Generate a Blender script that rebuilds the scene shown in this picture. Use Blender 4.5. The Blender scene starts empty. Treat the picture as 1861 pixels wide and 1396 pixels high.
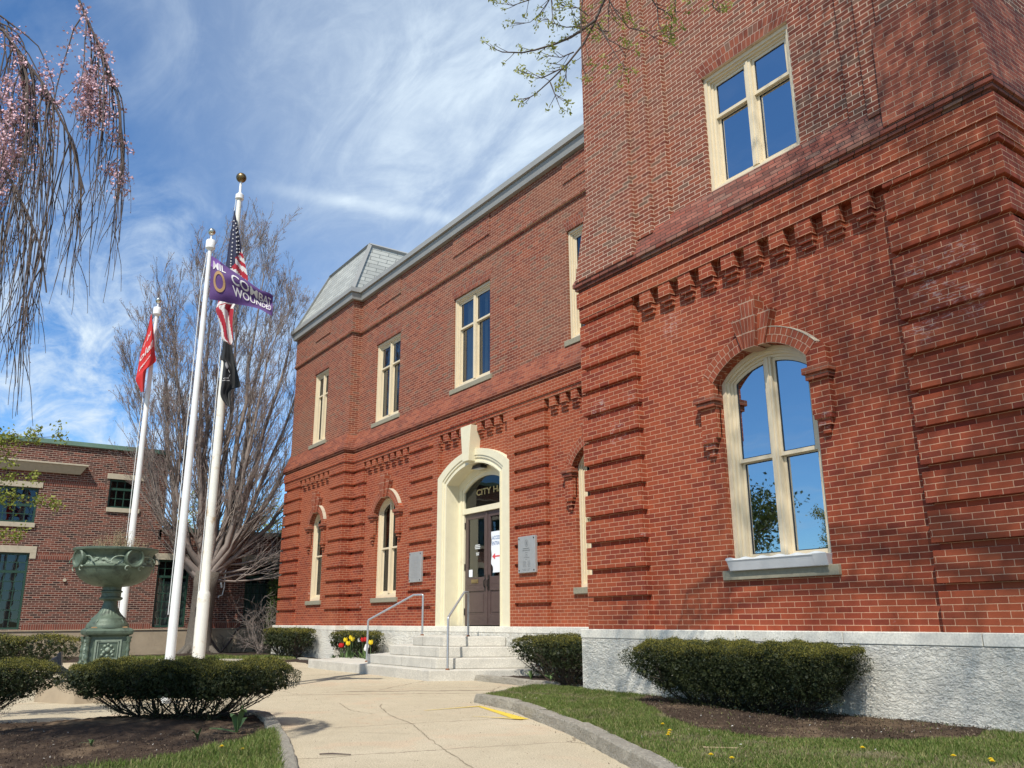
import bpy, math, random
import numpy as np
from mathutils import Vector, Matrix

rad = math.radians
S = bpy.context.scene
COL = S.collection

# ------------------------------------------------------------------ camera
EYE = (0.0, 0.0, 1.158)
cam_d = bpy.data.cameras.new("camera"); cam = bpy.data.objects.new("camera", cam_d); COL.objects.link(cam)
YAW, PITCH, ROLL = -0.964089, 0.27251, 0.006472
def _cam_axes():
    fwd = Vector((math.sin(YAW)*math.cos(PITCH), math.cos(YAW)*math.cos(PITCH), math.sin(PITCH)))
    right = Vector((math.cos(YAW), -math.sin(YAW), 0)); down = fwd.cross(right)
    r = right*math.cos(ROLL) + down*math.sin(ROLL); d = -right*math.sin(ROLL) + down*math.cos(ROLL)
    return r, d, fwd
r_, d_, f_ = _cam_axes()
M = Matrix.Identity(4)
for i in range(3):
    M[i][0] = r_[i]; M[i][1] = -d_[i]; M[i][2] = -f_[i]; M[i][3] = EYE[i]
cam.matrix_world = M
cam_d.sensor_width = 36; cam_d.lens = 1527.2/1861*36
cam_d.clip_start = 0.05; cam_d.clip_end = 3000
S.camera = cam

# ------------------------------------------------------------------ sun, sky, exposure
SUN_AZ, SUN_EL = rad(141), rad(52)
to_sun = Vector((math.sin(SUN_AZ)*math.cos(SUN_EL), math.cos(SUN_AZ)*math.cos(SUN_EL), math.sin(SUN_EL)))
sd = bpy.data.lights.new("sun", 'SUN'); so = bpy.data.objects.new("sun", sd); COL.objects.link(so)
sd.energy = 5.0; sd.angle = rad(0.53); sd.color = (1.0, 0.95, 0.87)
so.rotation_euler = to_sun.to_track_quat('Z', 'Y').to_euler(); so.location = (5, -8, 15)
S.view_settings.view_transform = 'Standard'; S.view_settings.look = 'None'
S.view_settings.exposure = 0.12; S.view_settings.gamma = 1

W = bpy.data.worlds.new("World"); S.world = W; W.use_nodes = True
nt = W.node_tree; nt.nodes.clear()
def N(nt, typ, **kw):
    n = nt.nodes.new(typ)
    for k, v in kw.items():
        if k.startswith('i_'):
            n.inputs[int(k[2:])].default_value = v
        else: setattr(n, k, v)
    return n
def L(nt, a, b): nt.links.new(a, b)
def build_world():
    out = N(nt, 'ShaderNodeOutputWorld'); bg = N(nt, 'ShaderNodeBackground'); bg.inputs[1].default_value = 0.112
    sky = N(nt, 'ShaderNodeTexSky', sky_type='NISHITA', sun_disc=False, sun_elevation=SUN_EL, sun_rotation=SUN_AZ)
    sky.altitude = 50; sky.air_density = 0.85; sky.dust_density = 0.0; sky.ozone_density = 3.0
    tc = N(nt, 'ShaderNodeTexCoord')
    # clouds lie on a flat layer: project the direction onto a plane overhead
    sep = N(nt, 'ShaderNodeSeparateXYZ'); L(nt, tc.outputs['Generated'], sep.inputs[0])
    zc = N(nt, 'ShaderNodeMath', operation='MAXIMUM', i_1=0.02); L(nt, sep.outputs[2], zc.inputs[0])
    zc2 = N(nt, 'ShaderNodeMath', operation='ADD', i_1=0.12); L(nt, zc.outputs[0], zc2.inputs[0])
    dx = N(nt, 'ShaderNodeMath', operation='DIVIDE'); L(nt, sep.outputs[0], dx.inputs[0]); L(nt, zc2.outputs[0], dx.inputs[1])
    dy = N(nt, 'ShaderNodeMath', operation='DIVIDE'); L(nt, sep.outputs[1], dy.inputs[0]); L(nt, zc2.outputs[0], dy.inputs[1])
    cmb = N(nt, 'ShaderNodeCombineXYZ'); L(nt, dx.outputs[0], cmb.inputs[0]); L(nt, dy.outputs[0], cmb.inputs[1])
    def cloud(rot, scl, scale, detail, lo, hi, off=(0, 0, 0), dist=0.6, rough=0.6):
        mp = N(nt, 'ShaderNodeMapping'); mp.inputs['Rotation'].default_value = (0, 0, rad(rot)); mp.inputs['Scale'].default_value = scl
        mp.inputs['Location'].default_value = off
        L(nt, cmb.outputs[0], mp.inputs[0])
        n = N(nt, 'ShaderNodeTexNoise'); n.inputs['Scale'].default_value = scale; n.inputs['Detail'].default_value = detail
        n.inputs['Roughness'].default_value = rough; n.inputs['Distortion'].default_value = dist
        L(nt, mp.outputs[0], n.inputs['Vector'])
        m = N(nt, 'ShaderNodeMapRange', interpolation_type='SMOOTHSTEP'); m.inputs[1].default_value = lo; m.inputs[2].default_value = hi
        L(nt, n.outputs['Fac'], m.inputs[0]); return m.outputs[0]
    def mul(a, b):
        m = N(nt, 'ShaderNodeMath', operation='MULTIPLY'); 
        for k, v in enumerate((a, b)):
            if isinstance(v, float): m.inputs[k].default_value = v
            else: L(nt, v, m.inputs[k])
        return m.outputs[0]
    def add(a, b, clamp=True):
        m = N(nt, 'ShaderNodeMath', operation='ADD', use_clamp=clamp)
        for k, v in enumerate((a, b)):
            if isinstance(v, float): m.inputs[k].default_value = v
            else: L(nt, v, m.inputs[k])
        return m.outputs[0]
    def lobe(d, lo, hi):     # soft patch of sky round a direction
        v = Vector(d).normalized()
        dn = N(nt, 'ShaderNodeVectorMath', operation='DOT_PRODUCT'); dn.inputs[1].default_value = v
        L(nt, tc.outputs['Generated'], dn.inputs[0])
        m = N(nt, 'ShaderNodeMapRange', interpolation_type='SMOOTHSTEP'); m.inputs[1].default_value = lo; m.inputs[2].default_value = hi
        L(nt, dn.outputs['Value'], m.inputs[0]); return m.outputs[0]
    broad = cloud(70, (1.0, 1.6, 1), 1.3, 5, 0.40, 0.66, (3.1, 1.7, 0), 0.4)
    streak = cloud(78, (0.8, 2.0, 1), 2.6, 10, 0.38, 0.78, (7.3, 2.2, 0), 0.7, 0.62)
    fine = cloud(85, (1.0, 1.7, 1), 8.0, 10, 0.35, 0.80, (1.2, 5.2, 0), 0.8, 0.68)
    veil = lobe((-0.60, 0.50, 0.60), 0.86, 0.995)          # milky cirrus high over the roof
    low = lobe((-0.97, 0.10, 0.22), 0.955, 0.998)         # wisps low over the annex
    a = mul(broad, streak); a = mul(a, 0.30); a = add(a, mul(lobe((0.5, -0.45, 0.72), 0.55, 0.93), add(mul(streak, 0.4), 0.55)))  # white cloud patch out of view, added to neutralise light on the fronts
    b = mul(veil, add(mul(fine, 0.16), mul(streak, 0.34))); b = add(b, mul(veil, 0.44))
    c = mul(low, add(mul(streak, 0.9), mul(fine, 0.35)))
    dens = add(add(a, b), c)
    # a dissolving contrail: a thin band round a great circle
    P1 = Vector((-0.852, 0.248, 0.461)); P2 = Vector((-0.715, 0.548, 0.434))
    nrm = P1.cross(P2).normalized()
    dn = N(nt, 'ShaderNodeVectorMath', operation='DOT_PRODUCT'); dn.inputs[1].default_value = nrm
    L(nt, tc.outputs['Generated'], dn.inputs[0])
    nz = N(nt, 'ShaderNodeTexNoise'); nz.inputs['Scale'].default_value = 14; nz.inputs['Detail'].default_value = 6
    L(nt, tc.outputs['Generated'], nz.inputs['Vector'])
    off = N(nt, 'ShaderNodeMath', operation='MULTIPLY_ADD', i_1=0.022, i_2=-0.011); L(nt, nz.outputs['Fac'], off.inputs[0])
    s2 = N(nt, 'ShaderNodeMath', operation='ADD'); L(nt, dn.outputs['Value'], s2.inputs[0]); L(nt, off.outputs[0], s2.inputs[1])
    ab = N(nt, 'ShaderNodeMath', operation='ABSOLUTE'); L(nt, s2.outputs[0], ab.inputs[0])
    band = N(nt, 'ShaderNodeMapRange', interpolation_type='SMOOTHSTEP'); band.inputs[1].default_value = 0.013; band.inputs[2].default_value = 0.0
    L(nt, ab.outputs[0], band.inputs[0])
    trail = mul(mul(band.outputs[0], lobe((-0.76, 0.465, 0.452), 0.962, 0.995)), 0.26)
    dens = add(dens, trail)
    mx = N(nt, 'ShaderNodeMix', data_type='RGBA'); L(nt, dens, mx.inputs[0])
    tint = N(nt, 'ShaderNodeMix', data_type='RGBA', blend_type='MULTIPLY'); tint.inputs[0].default_value = 1.0
    L(nt, sky.outputs[0], tint.inputs[6]); tint.inputs[7].default_value = (0.78, 1.20, 1.48, 1)
    L(nt, tint.outputs[2], mx.inputs[6]); mx.inputs[7].default_value = (6.1, 7.2, 8.3, 1)
    L(nt, mx.outputs[2], bg.inputs[0]); L(nt, bg.outputs[0], out.inputs[0])
build_world()

# ------------------------------------------------------------------ object helpers
def tag(o, label=None, cat=None, group=None, kind=None):
    if label: o['label'] = label
    if cat: o['category'] = cat
    if group: o['group'] = group
    if kind: o['kind'] = kind
    return o
def thing(name, label, cat, loc, group=None):
    o = bpy.data.objects.new(name, None); COL.objects.link(o); o.location = loc
    o.empty_display_size = 0.2
    return tag(o, label, cat, group)
def origin(o):
    v = Vector((0, 0, 0))
    while o is not None: v += o.location; o = o.parent
    return v
class MB:
    """collects faces in world coordinates; build() links them as one mesh object"""
    def __init__(s): s.v = []; s.f = []; s.uv = []; s.m = []; s.has_uv = False
    def face(s, pts, uv=None, mi=0):
        b = len(s.v); s.v.extend(pts); s.f.append(tuple(range(b, b+len(pts))))
        if uv: s.has_uv = True; s.uv.append(uv)
        else: s.uv.append([(0, 0)]*len(pts))
        s.m.append(mi)
    def box(s, x0, x1, y0, y1, z0, z1, mi=0):
        a = (x0, y0, z0); b = (x1, y0, z0); c = (x1, y1, z0); d = (x0, y1, z0)
        e = (x0, y0, z1); f = (x1, y0, z1); g = (x1, y1, z1); h = (x0, y1, z1)
        base = len(s.v); s.v.extend([a, b, c, d, e, f, g, h])
        for q in ((0, 1, 5, 4), (1, 2, 6, 5), (2, 3, 7, 6), (3, 0, 4, 7), (4, 5, 6, 7), (3, 2, 1, 0)):
            s.f.append(tuple(base+k for k in q)); s.uv.append([(0, 0)]*4); s.m.append(mi)
        return s
    def hexa(s, P, mi=0):
        base = len(s.v); s.v.extend(P)
        for q in ((0, 1, 5, 4), (1, 2, 6, 5), (2, 3, 7, 6), (3, 0, 4, 7), (4, 5, 6, 7), (3, 2, 1, 0)):
            s.f.append(tuple(base+k for k in q)); s.uv.append([(0, 0)]*4); s.m.append(mi)
    def prism(s, poly, fn0, fn1, mi=0):
        """poly of 2D points, extruded from fn0(p) to fn1(p)"""
        n = len(poly); base = len(s.v)
        s.v.extend([fn0(p) for p in poly]); s.v.extend([fn1(p) for p in poly])
        s.f.append(tuple(range(base, base+n))); s.f.append(tuple(range(base+2*n-1, base+n-1, -1)))
        for i in range(n):
            j = (i+1) % n; s.f.append((base+j, base+i, base+n+i, base+n+j))
        for k in range(n+2): s.m.append(mi)
        s.uv.extend([[(0, 0)]*n, [(0, 0)]*n]+[[(0, 0)]*4]*n)
    def prism_y(s, poly, y0, y1, mi=0): s.prism(poly, lambda p: (p[0], y0, p[1]), lambda p: (p[0], y1, p[1]), mi)
    def prism_z(s, poly, z0, z1, mi=0): s.prism(poly, lambda p: (p[0], p[1], z0), lambda p: (p[0], p[1], z1), mi)
    def strip(s, A, B, uvA=None, uvB=None, mi=0, closed=False):
        n = len(A)
        for i in range(n-(0 if closed else 1)):
            j = (i+1) % n
            s.face([A[i], A[j], B[j], B[i]], [uvA[i], uvA[j], uvB[j], uvB[i]] if uvA else None, mi)
    def tube(s, pts, radii, n=10, cap=True, mi=0):
        pts = [Vector(p) for p in pts]
        if not hasattr(radii, '__len__'): radii = [radii]*len(pts)
        rings = []; up = None
        for i, p in enumerate(pts):
            t = (pts[min(i+1, len(pts)-1)]-pts[max(i-1, 0)]).normalized()
            if up is None: up = Vector((0, 0, 1)) if abs(t.z) < 0.9 else Vector((1, 0, 0))
            u = t.cross(up).normalized(); w = u.cross(t).normalized(); up = w
            rings.append([tuple(p+(u*math.cos(2*math.pi*k/n)+w*math.sin(2*math.pi*k/n))*radii[i]) for k in range(n)])
        base = len(s.v)
        for rg in rings: s.v.extend(rg)
        for i in range(len(rings)-1):
            for k in range(n):
                l = (k+1) % n
                s.f.append((base+i*n+k, base+i*n+l, base+(i+1)*n+l, base+(i+1)*n+k)); s.uv.append([(0, 0)]*4); s.m.append(mi)
        if cap:
            s.f.append(tuple(base+k for k in reversed(range(n)))); s.f.append(tuple(base+(len(rings)-1)*n+k for k in range(n)))
            s.uv.extend([[(0, 0)]*n]*2); s.m.extend([mi, mi])
    def lathe(s, prof, c, n=32, mi=0, sq=0.0, rot=0.0):
        """prof: (radius, z) from bottom to top round the vertical through c"""
        base = len(s.v)
        for r, z in prof:
            for k in range(n):
                a = 2*math.pi*k/n+rot; s.v.append((c[0]+r*math.cos(a), c[1]+r*math.sin(a), z))
        for i in range(len(prof)-1):
            for k in range(n):
                l = (k+1) % n
                s.f.append((base+i*n+k, base+i*n+l, base+(i+1)*n+l, base+(i+1)*n+k)); s.uv.append([(0, 0)]*4); s.m.append(mi)
        s.f.append(tuple(base+k for k in reversed(range(n)))); s.f.append(tuple(base+(len(prof)-1)*n+k for k in range(n)))
        s.uv.extend([[(0, 0)]*n]*2); s.m.extend([mi, mi])
    def build(s, name, mats, parent=None, smooth=None, bevel=0.0, label=None):
        o0 = origin(parent) if parent else Vector((0, 0, 0))
        me = bpy.data.meshes.new(name)
        v = np.array(s.v, dtype=np.float64).reshape(-1, 3)-np.array(o0)
        me.from_pydata(v.tolist(), [], s.f)
        if s.has_uv:
            ul = me.uv_layers.new(name='UVMap'); flat = [c for u in s.uv for q in u for c in q]
            ul.data.foreach_set('uv', flat)
        mats = mats if isinstance(mats, (list, tuple)) else [mats]
        for m in mats: me.materials.append(m)
        if len(mats) > 1: me.polygons.foreach_set('material_index', s.m)
        me.update()
        return finish(name, me, parent, smooth, bevel, label)
def finish(name, me, parent=None, smooth=None, bevel=0.0, label=None):
    o = bpy.data.objects.new(name, me); COL.objects.link(o)
    if parent: o.parent = parent
    if smooth:
        me.polygons.foreach_set('use_smooth', [True]*len(me.polygons))
        if smooth < 180:
            md = o.modifiers.new('split', 'EDGE_SPLIT'); md.split_angle = rad(smooth)
    if bevel:
        b = o.modifiers.new('bevel', 'BEVEL'); b.width = bevel; b.segments = 2; b.limit_method = 'ANGLE'; b.angle_limit = rad(40)
    if label: o['label'] = label
    return o
def np_mesh(name, V, F, mat, parent=None, smooth=None, label=None):
    """V (n,3) world coords, F (m,k) with one face size"""
    o0 = np.array(origin(parent)) if parent else np.zeros(3)
    V = np.asarray(V, dtype=np.float32)-o0.astype(np.float32); F = np.asarray(F, dtype=np.int32)
    me = bpy.data.meshes.new(name); k = F.shape[1]
    me.vertices.add(len(V)); me.vertices.foreach_set('co', V.ravel())
    me.loops.add(F.size); me.loops.foreach_set('vertex_index', F.ravel())
    me.polygons.add(len(F)); me.polygons.foreach_set('loop_start', np.arange(0, F.size, k, dtype=np.int32))
    me.polygons.foreach_set('loop_total', np.full(len(F), k, dtype=np.int32))
    me.update(calc_edges=True); me.materials.append(mat)
    return finish(name, me, parent, smooth, 0, label)
def leaf_quads(C, size, rng, aspect=0.45, up=None, spread=1.0):
    """small four-sided leaves at centres C with random facing"""
    n = len(C); a = rng.normal(size=(n, 3))*spread
    if up is not None: a += up
    a /= np.linalg.norm(a, axis=1)[:, None]+1e-9
    b = rng.normal(size=(n, 3)); b -= (b*a).sum(1)[:, None]*a; b /= np.linalg.norm(b, axis=1)[:, None]+1e-9
    s = (size*rng.uniform(0.6, 1.3, n))[:, None] if not hasattr(size, '__len__') else np.asarray(size)[:, None]
    c = np.cross(a, b)
    V = np.stack([C-a*s*.5, C+b*s*aspect*.5+c*s*.08, C+a*s*.5, C-b*s*aspect*.5+c*s*.08], 1).reshape(-1, 3)
    F = np.arange(4*n).reshape(n, 4)
    return V, F
def tubes_np(lines, n=4):
    """lines: list of (pts (k,3), radii (k)); returns V,F (quads)"""
    Vs = []; Fs = []; b = 0
    ang = np.arange(n)*2*np.pi/n; ca, sa = np.cos(ang), np.sin(ang)
    for P, R in lines:
        P = np.asarray(P, float); R = np.asarray(R, float); k = len(P)
        T = np.gradient(P, axis=0); T /= np.linalg.norm(T, axis=1)[:, None]+1e-12
        ref = np.array([0, 0, 1.0]) if abs(T[0, 2]) < .85 else np.array([1.0, 0, 0])
        U = np.cross(T, ref); U /= np.linalg.norm(U, axis=1)[:, None]+1e-12; Wv = np.cross(U, T)
        V = P[:, None, :]+R[:, None, None]*(U[:, None, :]*ca[None, :, None]+Wv[:, None, :]*sa[None, :, None])
        Vs.append(V.reshape(-1, 3))
        i = np.arange(k-1)[:, None]*n; j = np.arange(n)[None, :]; l = (j+1) % n
        Fs.append(np.stack([i+j, i+l, i+n+l, i+n+j], -1).reshape(-1, 4)+b); b += k*n
    return np.concatenate(Vs), np.concatenate(Fs)
_txt = {}
def text_tris(s):
    """glyph outlines of a word as flat triangles, width normalised to its own size"""
    if s in _txt: return _txt[s]
    cu = bpy.data.curves.new('glyphs', 'FONT'); cu.body = s; cu.size = 1.0; cu.resolution_u = 3; cu.offset = .018
    ob = bpy.data.objects.new('glyphs', cu); COL.objects.link(ob)
    dg = bpy.context.evaluated_depsgraph_get(); me = ob.evaluated_get(dg).to_mesh(); me.calc_loop_triangles()
    V = np.array([v.co[:2] for v in me.vertices]); F = np.array([t.vertices[:] for t in me.loop_triangles])
    ob.evaluated_get(dg).to_mesh_clear(); bpy.data.objects.remove(ob); bpy.data.curves.remove(cu)
    V[:, 0] -= V[:, 0].min(); _txt[s] = (V, F)
    return _txt[s]
def text_on(name, s, fn, mat, parent, height, width=None, bold=0.0):
    """fn(u, v) in metres from the word's lower left corner -> world point"""
    V, F = text_tris(s); h = 0.72
    sx = (width/V[:, 0].max()) if width else height/h
    P = [fn(x*sx, y*height/h) for x, y in V]
    return np_mesh(name, P, F, mat, parent)

# ------------------------------------------------------------------ materials
def mat_new(name):
    m = bpy.data.materials.new(name); m.use_nodes = True; t = m.node_tree; t.nodes.clear()
    o = N(t, 'ShaderNodeOutputMaterial'); b = N(t, 'ShaderNodeBsdfPrincipled'); L(t, b.outputs[0], o.inputs[0])
    return m, t, b
def ramp(t, stops, interp='LINEAR'):
    r = N(t, 'ShaderNodeValToRGB'); r.color_ramp.interpolation = interp
    e = r.color_ramp.elements
    while len(e) > 1: e.remove(e[-1])
    e[0].position = stops[0][0]; e[0].color = (*stops[0][1], 1)
    for p, c in stops[1:]:
        x = e.new(p); x.color = (*c, 1)
    return r
def noise(t, vec, scale, detail=4, rough=0.6, dist=0.0):
    n = N(t, 'ShaderNodeTexNoise'); n.inputs['Scale'].default_value = scale; n.inputs['Detail'].default_value = detail
    n.inputs['Roughness'].default_value = rough; n.inputs['Distortion'].default_value = dist
    if vec is not None: L(t, vec, n.inputs['Vector'])
    return n
def mixc(t, fac, a, b, mode='MIX'):
    m = N(t, 'ShaderNodeMix', data_type='RGBA', blend_type=mode)
    for k, v in ((0, fac), (6, a), (7, b)):
        if isinstance(v, (int, float)): m.inputs[k].default_value = v
        elif isinstance(v, tuple): m.inputs[k].default_value = (*v, 1) if len(v) == 3 else v
        else: L(t, v, m.inputs[k])
    return m.outputs[2]
def mth(t, op, a, b=None, c=None, clamp=False):
    m = N(t, 'ShaderNodeMath', operation=op, use_clamp=clamp)
    for k, v in ((0, a), (1, b), (2, c)):
        if v is None: continue
        if isinstance(v, (int, float)): m.inputs[k].default_value = v
        else: L(t, v, m.inputs[k])
    return m.outputs[0]
def mrange(t, v, a, b, c=0.0, d=1.0, smooth=True):
    m = N(t, 'ShaderNodeMapRange', interpolation_type='SMOOTHSTEP' if smooth else 'LINEAR')
    for k, x in ((1, a), (2, b), (3, c), (4, d)): m.inputs[k].default_value = x
    L(t, v, m.inputs[0]); return m.outputs[0]
def bump(t, b, h, strength=0.5, dist=0.01, prev=None):
    n = N(t, 'ShaderNodeBump'); n.inputs['Strength'].default_value = strength; n.inputs['Distance'].default_value = dist
    L(t, h, n.inputs['Height'])
    if prev is not None: L(t, prev, n.inputs['Normal'])
    L(t, n.outputs[0], b.inputs['Normal']); return n.outputs[0]
def pos(t):
    g = N(t, 'ShaderNodeNewGeometry'); return g.outputs['Position']
C_ = 0.0677                      # one brick course
BW = 0.2183
SALT = [((-4.45, 8.56, 4.72), .30), ((-4.05, 8.56, 4.85), .28), ((-4.25, 8.56, 4.40), .30), ((-4.55, 8.56, 4.18), .25), ((-4.0, 8.56, 4.28), .25), ((-7.72, 8.6, 3.36), .20), ((-5.9, 8.6, 3.42), .16), ((-9.9, 8.56, 4.35), .25), ((-9.5, 8.56, 3.9), .25), ((-8.3, 8.68, 5.35), .3), ((-9.2, 8.56, 4.35), .2)]
def brick_mat(name, stops, mortar, ms=0.0042, wash=None, rough=0.78, uv=False, bw=BW, ch=C_, z0=1.0, stain=0.0, efflo=0.0):
    m, t, b = mat_new(name)
    p = pos(t)
    if uv:
        tc = N(t, 'ShaderNodeTexCoord'); vec = tc.outputs['UV']
    else:
        sp = N(t, 'ShaderNodeSeparateXYZ'); L(t, p, sp.inputs[0])
        u = mth(t, 'ADD', sp.outputs[0], sp.outputs[1]); w = mth(t, 'SUBTRACT', sp.outputs[2], z0)
        # hand-laid: the beds wander a few millimetres
        nz = noise(t, p, 1.3, 2); w = mth(t, 'ADD', w, mth(t, 'MULTIPLY_ADD', nz.outputs['Fac'], 0.012, -0.006))
        c = N(t, 'ShaderNodeCombineXYZ'); L(t, u, c.inputs[0]); L(t, w, c.inputs[1]); vec = c.outputs[0]
        # rough arrises
        nz2 = noise(t, p, 55, 2); jit = N(t, 'ShaderNodeVectorMath', operation='MULTIPLY_ADD')
        jit.inputs[1].default_value = (.005, .005, 0); L(t, nz2.outputs['Color'], jit.inputs[0]); L(t, vec, jit.inputs[2]); vec = jit.outputs[0]
    br = N(t, 'ShaderNodeTexBrick'); br.offset = .5; br.inputs['Color1'].default_value = (0, 0, 0, 1); br.inputs['Color2'].default_value = (1, 1, 1, 1)
    br.inputs['Mortar'].default_value = (.5, .5, .5, 1)
    br.inputs['Scale'].default_value = 1; br.inputs['Mortar Size'].default_value = ms; br.inputs['Mortar Smooth'].default_value = 0.25
    br.inputs['Brick Width'].default_value = bw; br.inputs['Row Height'].default_value = ch; br.inputs['Bias'].default_value = 0
    L(t, vec, br.inputs['Vector'])
    rp = ramp(t, stops); L(t, br.outputs['Color'], rp.inputs[0])
    n1 = noise(t, p, 9, 5, .65); col = mixc(t, 0.45, rp.outputs[0], mixc(t, n1.outputs['Fac'], (.35, .35, .35), (1.7, 1.62, 1.55)), 'MULTIPLY')
    n3 = noise(t, p, 90, 4, .7); col = mixc(t, 0.3, col, mixc(t, n3.outputs['Fac'], (.4, .4, .4), (1.6, 1.6, 1.6)), 'MULTIPLY')
    if wash:      # broad areas laid with another batch of brick
        n2 = noise(t, p, wash[0], 3, .5, .4); f = mrange(t, n2.outputs['Fac'], .45, .65)
        col = mixc(t, mth(t, 'MULTIPLY', f, wash[1]), col, wash[2])
    mc = mixc(t, n1.outputs['Fac'], tuple(x*.72 for x in mortar), mortar)
    col = mixc(t, br.outputs['Fac'], col, mc)
    if stain:     # soot and damp running down in patches
        mp = N(t, 'ShaderNodeMapping'); mp.inputs['Scale'].default_value = (1.4, 1.4, .35); L(t, p, mp.inputs[0])
        ns = noise(t, mp.outputs[0], 1.6, 5, .65, .5); f = mth(t, 'MULTIPLY', mrange(t, ns.outputs['Fac'], .48, .74), stain)
        col = mixc(t, f, col, (.075, .055, .045))
    if efflo:     # white salt bloom on single bricks
        ne = noise(t, p, 2.3, 2, .5); mq = N(t, 'ShaderNodeMapping'); mq.inputs['Scale'].default_value = (.35, .35, 1.5); L(t, p, mq.inputs[0]); nf = noise(t, mq.outputs[0], 26, 6, .8)
        f = mrange(t, ne.outputs['Fac'], .70, .76)
        for q, rr in SALT:
            vd = N(t, 'ShaderNodeVectorMath', operation='DISTANCE'); vd.inputs[1].default_value = q; L(t, p, vd.inputs[0])
            f = mth(t, 'ADD', f, mrange(t, vd.outputs['Value'], rr, rr*.45), clamp=True)
        nr = noise(t, p, 9, 3, .6); f = mth(t, 'MULTIPLY', f, mrange(t, nr.outputs['Fac'], .42, .55))
        f = mth(t, 'MULTIPLY', f, mrange(t, nf.outputs['Fac'], .50, .60))
        col = mixc(t, mth(t, 'MULTIPLY', f, efflo), col, (.52, .45, .42))
    L(t, col, b.inputs['Base Color']); b.inputs['Roughness'].default_value = rough; b.inputs['Specular IOR Level'].default_value = .25
    h = mth(t, 'SUBTRACT', mth(t, 'MULTIPLY', n3.outputs['Fac'], .35), br.outputs['Fac'])
    bump(t, b, h, .55, .006)
    return m
RED = [(0, (.170, .032, .017)), (.22, (.240, .048, .021)), (.5, (.290, .062, .026)), (.75, (.250, .048, .022)), (.9, (.195, .038, .021)), (1, (.335, .082, .035))]
OLD = [(0, (.15, .040, .024)), (.3, (.215, .060, .033)), (.55, (.26, .078, .041)), (.78, (.185, .056, .034)), (.93, (.15, .088, .060)), (1, (.30, .100, .056))]
m_brick = brick_mat('brick_red', RED, (.64, .37, .23), ms=.0042, wash=(.35, .40, (.35, .098, .040)), efflo=.5)
m_brick_up = brick_mat('brick_upper', OLD, (.64, .42, .29), ms=.0046, wash=(.5, .35, (.20, .105, .065)))
m_brick_tow = brick_mat('brick_tower_upper', OLD, (.74, .56, .41), ms=.0050, wash=(.6, .35, (.19, .090, .060)))
m_brick_wt = brick_mat('brick_weathered', [(0, (.13, .050, .036)), (.35, (.27, .080, .052)), (.6, (.19, .070, .050)), (.8, (.31, .12, .082)), (1, (.23, .13, .095))], (.040, .026, .020), ms=.0058, stain=.45)
m_brick_pier = brick_mat('brick_pier_base', [(0, (.17, .045, .028)), (.5, (.27, .072, .040)), (1, (.33, .10, .055))], (.48, .32, .22), ms=.0044, stain=.55)
m_brick_band = brick_mat('brick_band', [(0, (.15, .040, .024)), (.5, (.235, .062, .032)), (1, (.285, .088, .045))], (.36, .21, .145), ms=.0045, stain=.3)
m_brick_arch = brick_mat('brick_arch', [(0, (.20, .048, .024)), (.5, (.28, .070, .032)), (1, (.24, .060, .034))], (.50, .32, .22), ms=.0046, uv=True, bw=.0762, ch=.105)
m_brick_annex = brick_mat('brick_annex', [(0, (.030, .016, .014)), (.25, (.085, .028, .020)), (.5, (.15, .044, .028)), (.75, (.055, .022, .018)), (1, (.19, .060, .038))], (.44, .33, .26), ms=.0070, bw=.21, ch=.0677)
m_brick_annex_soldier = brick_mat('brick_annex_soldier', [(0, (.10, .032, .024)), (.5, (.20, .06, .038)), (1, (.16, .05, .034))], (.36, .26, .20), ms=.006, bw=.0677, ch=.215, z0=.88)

def simple(name, col, rough=.5, metal=0.0, var=.15, nscale=20, bstr=0.0, bscale=60, bdist=.003, spec=.5, dirt=None, coat=0.0):
    m, t, b = mat_new(name); p = pos(t)
    n = noise(t, p, nscale, 5, .6)
    c = mixc(t, 1.0, col, mixc(t, n.outputs['Fac'], (1-var*2,)*3, (1+var*2,)*3), 'MULTIPLY')
    if dirt:
        nd = noise(t, p, dirt[1], 6, .68, .3); c = mixc(t, mth(t, 'MULTIPLY', mrange(t, nd.outputs['Fac'], dirt[2], dirt[2]+.18), dirt[3]), c, dirt[0])
    L(t, c, b.inputs['Base Color']); b.inputs['Roughness'].default_value = rough; b.inputs['Metallic'].default_value = metal
    b.inputs['Specular IOR Level'].default_value = spec; b.inputs['Coat Weight'].default_value = coat
    if bstr:
        nb = noise(t, p, bscale, 6, .65); bump(t, b, nb.outputs['Fac'], bstr, bdist)
    return m
m_cream = simple('paint_cream', (.72, .66, .47), .5, var=.05, nscale=5, bstr=.15, bscale=40, dirt=((.45, .40, .28), 3.0, .60, .5))
m_trim = simple('paint_window_trim', (.66, .56, .39), .48, var=.04, nscale=8, bstr=.1, bscale=60, dirt=((.46, .38, .26), 3.0, .62, .3))
m_white = simple('paint_white', (.80, .80, .78), .4, var=.04, nscale=6)
m_pole = simple('paint_pole', (.78, .78, .75), .32, var=.05, nscale=4, dirt=((.55, .50, .40), 9.0, .60, .5))
m_pole_rust = simple('paint_pole_rusty', (.74, .72, .64), .45, var=.06, nscale=5, dirt=((.46, .27, .08), 4.5, .56, .75))
m_door = simple('paint_door_brown', (.085, .056, .050), .42, var=.15, nscale=12, bstr=.1)
m_sill = simple('stone_sill', (.27, .245, .175), .85, var=.15, nscale=25, bstr=.4, bscale=120, dirt=((.16, .14, .09), 7.0, .55, .6))
m_lime = simple('limestone', (.44, .38, .28), .85, var=.1, nscale=10, bstr=.3, dirt=((.25, .20, .14), 3.0, .58, .5))
m_concrete_wall = simple('foundation_concrete', (.34, .27, .185), .9, var=.15, nscale=3, bstr=.4, dirt=((.20, .15, .10), 1.5, .52, .5))
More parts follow.
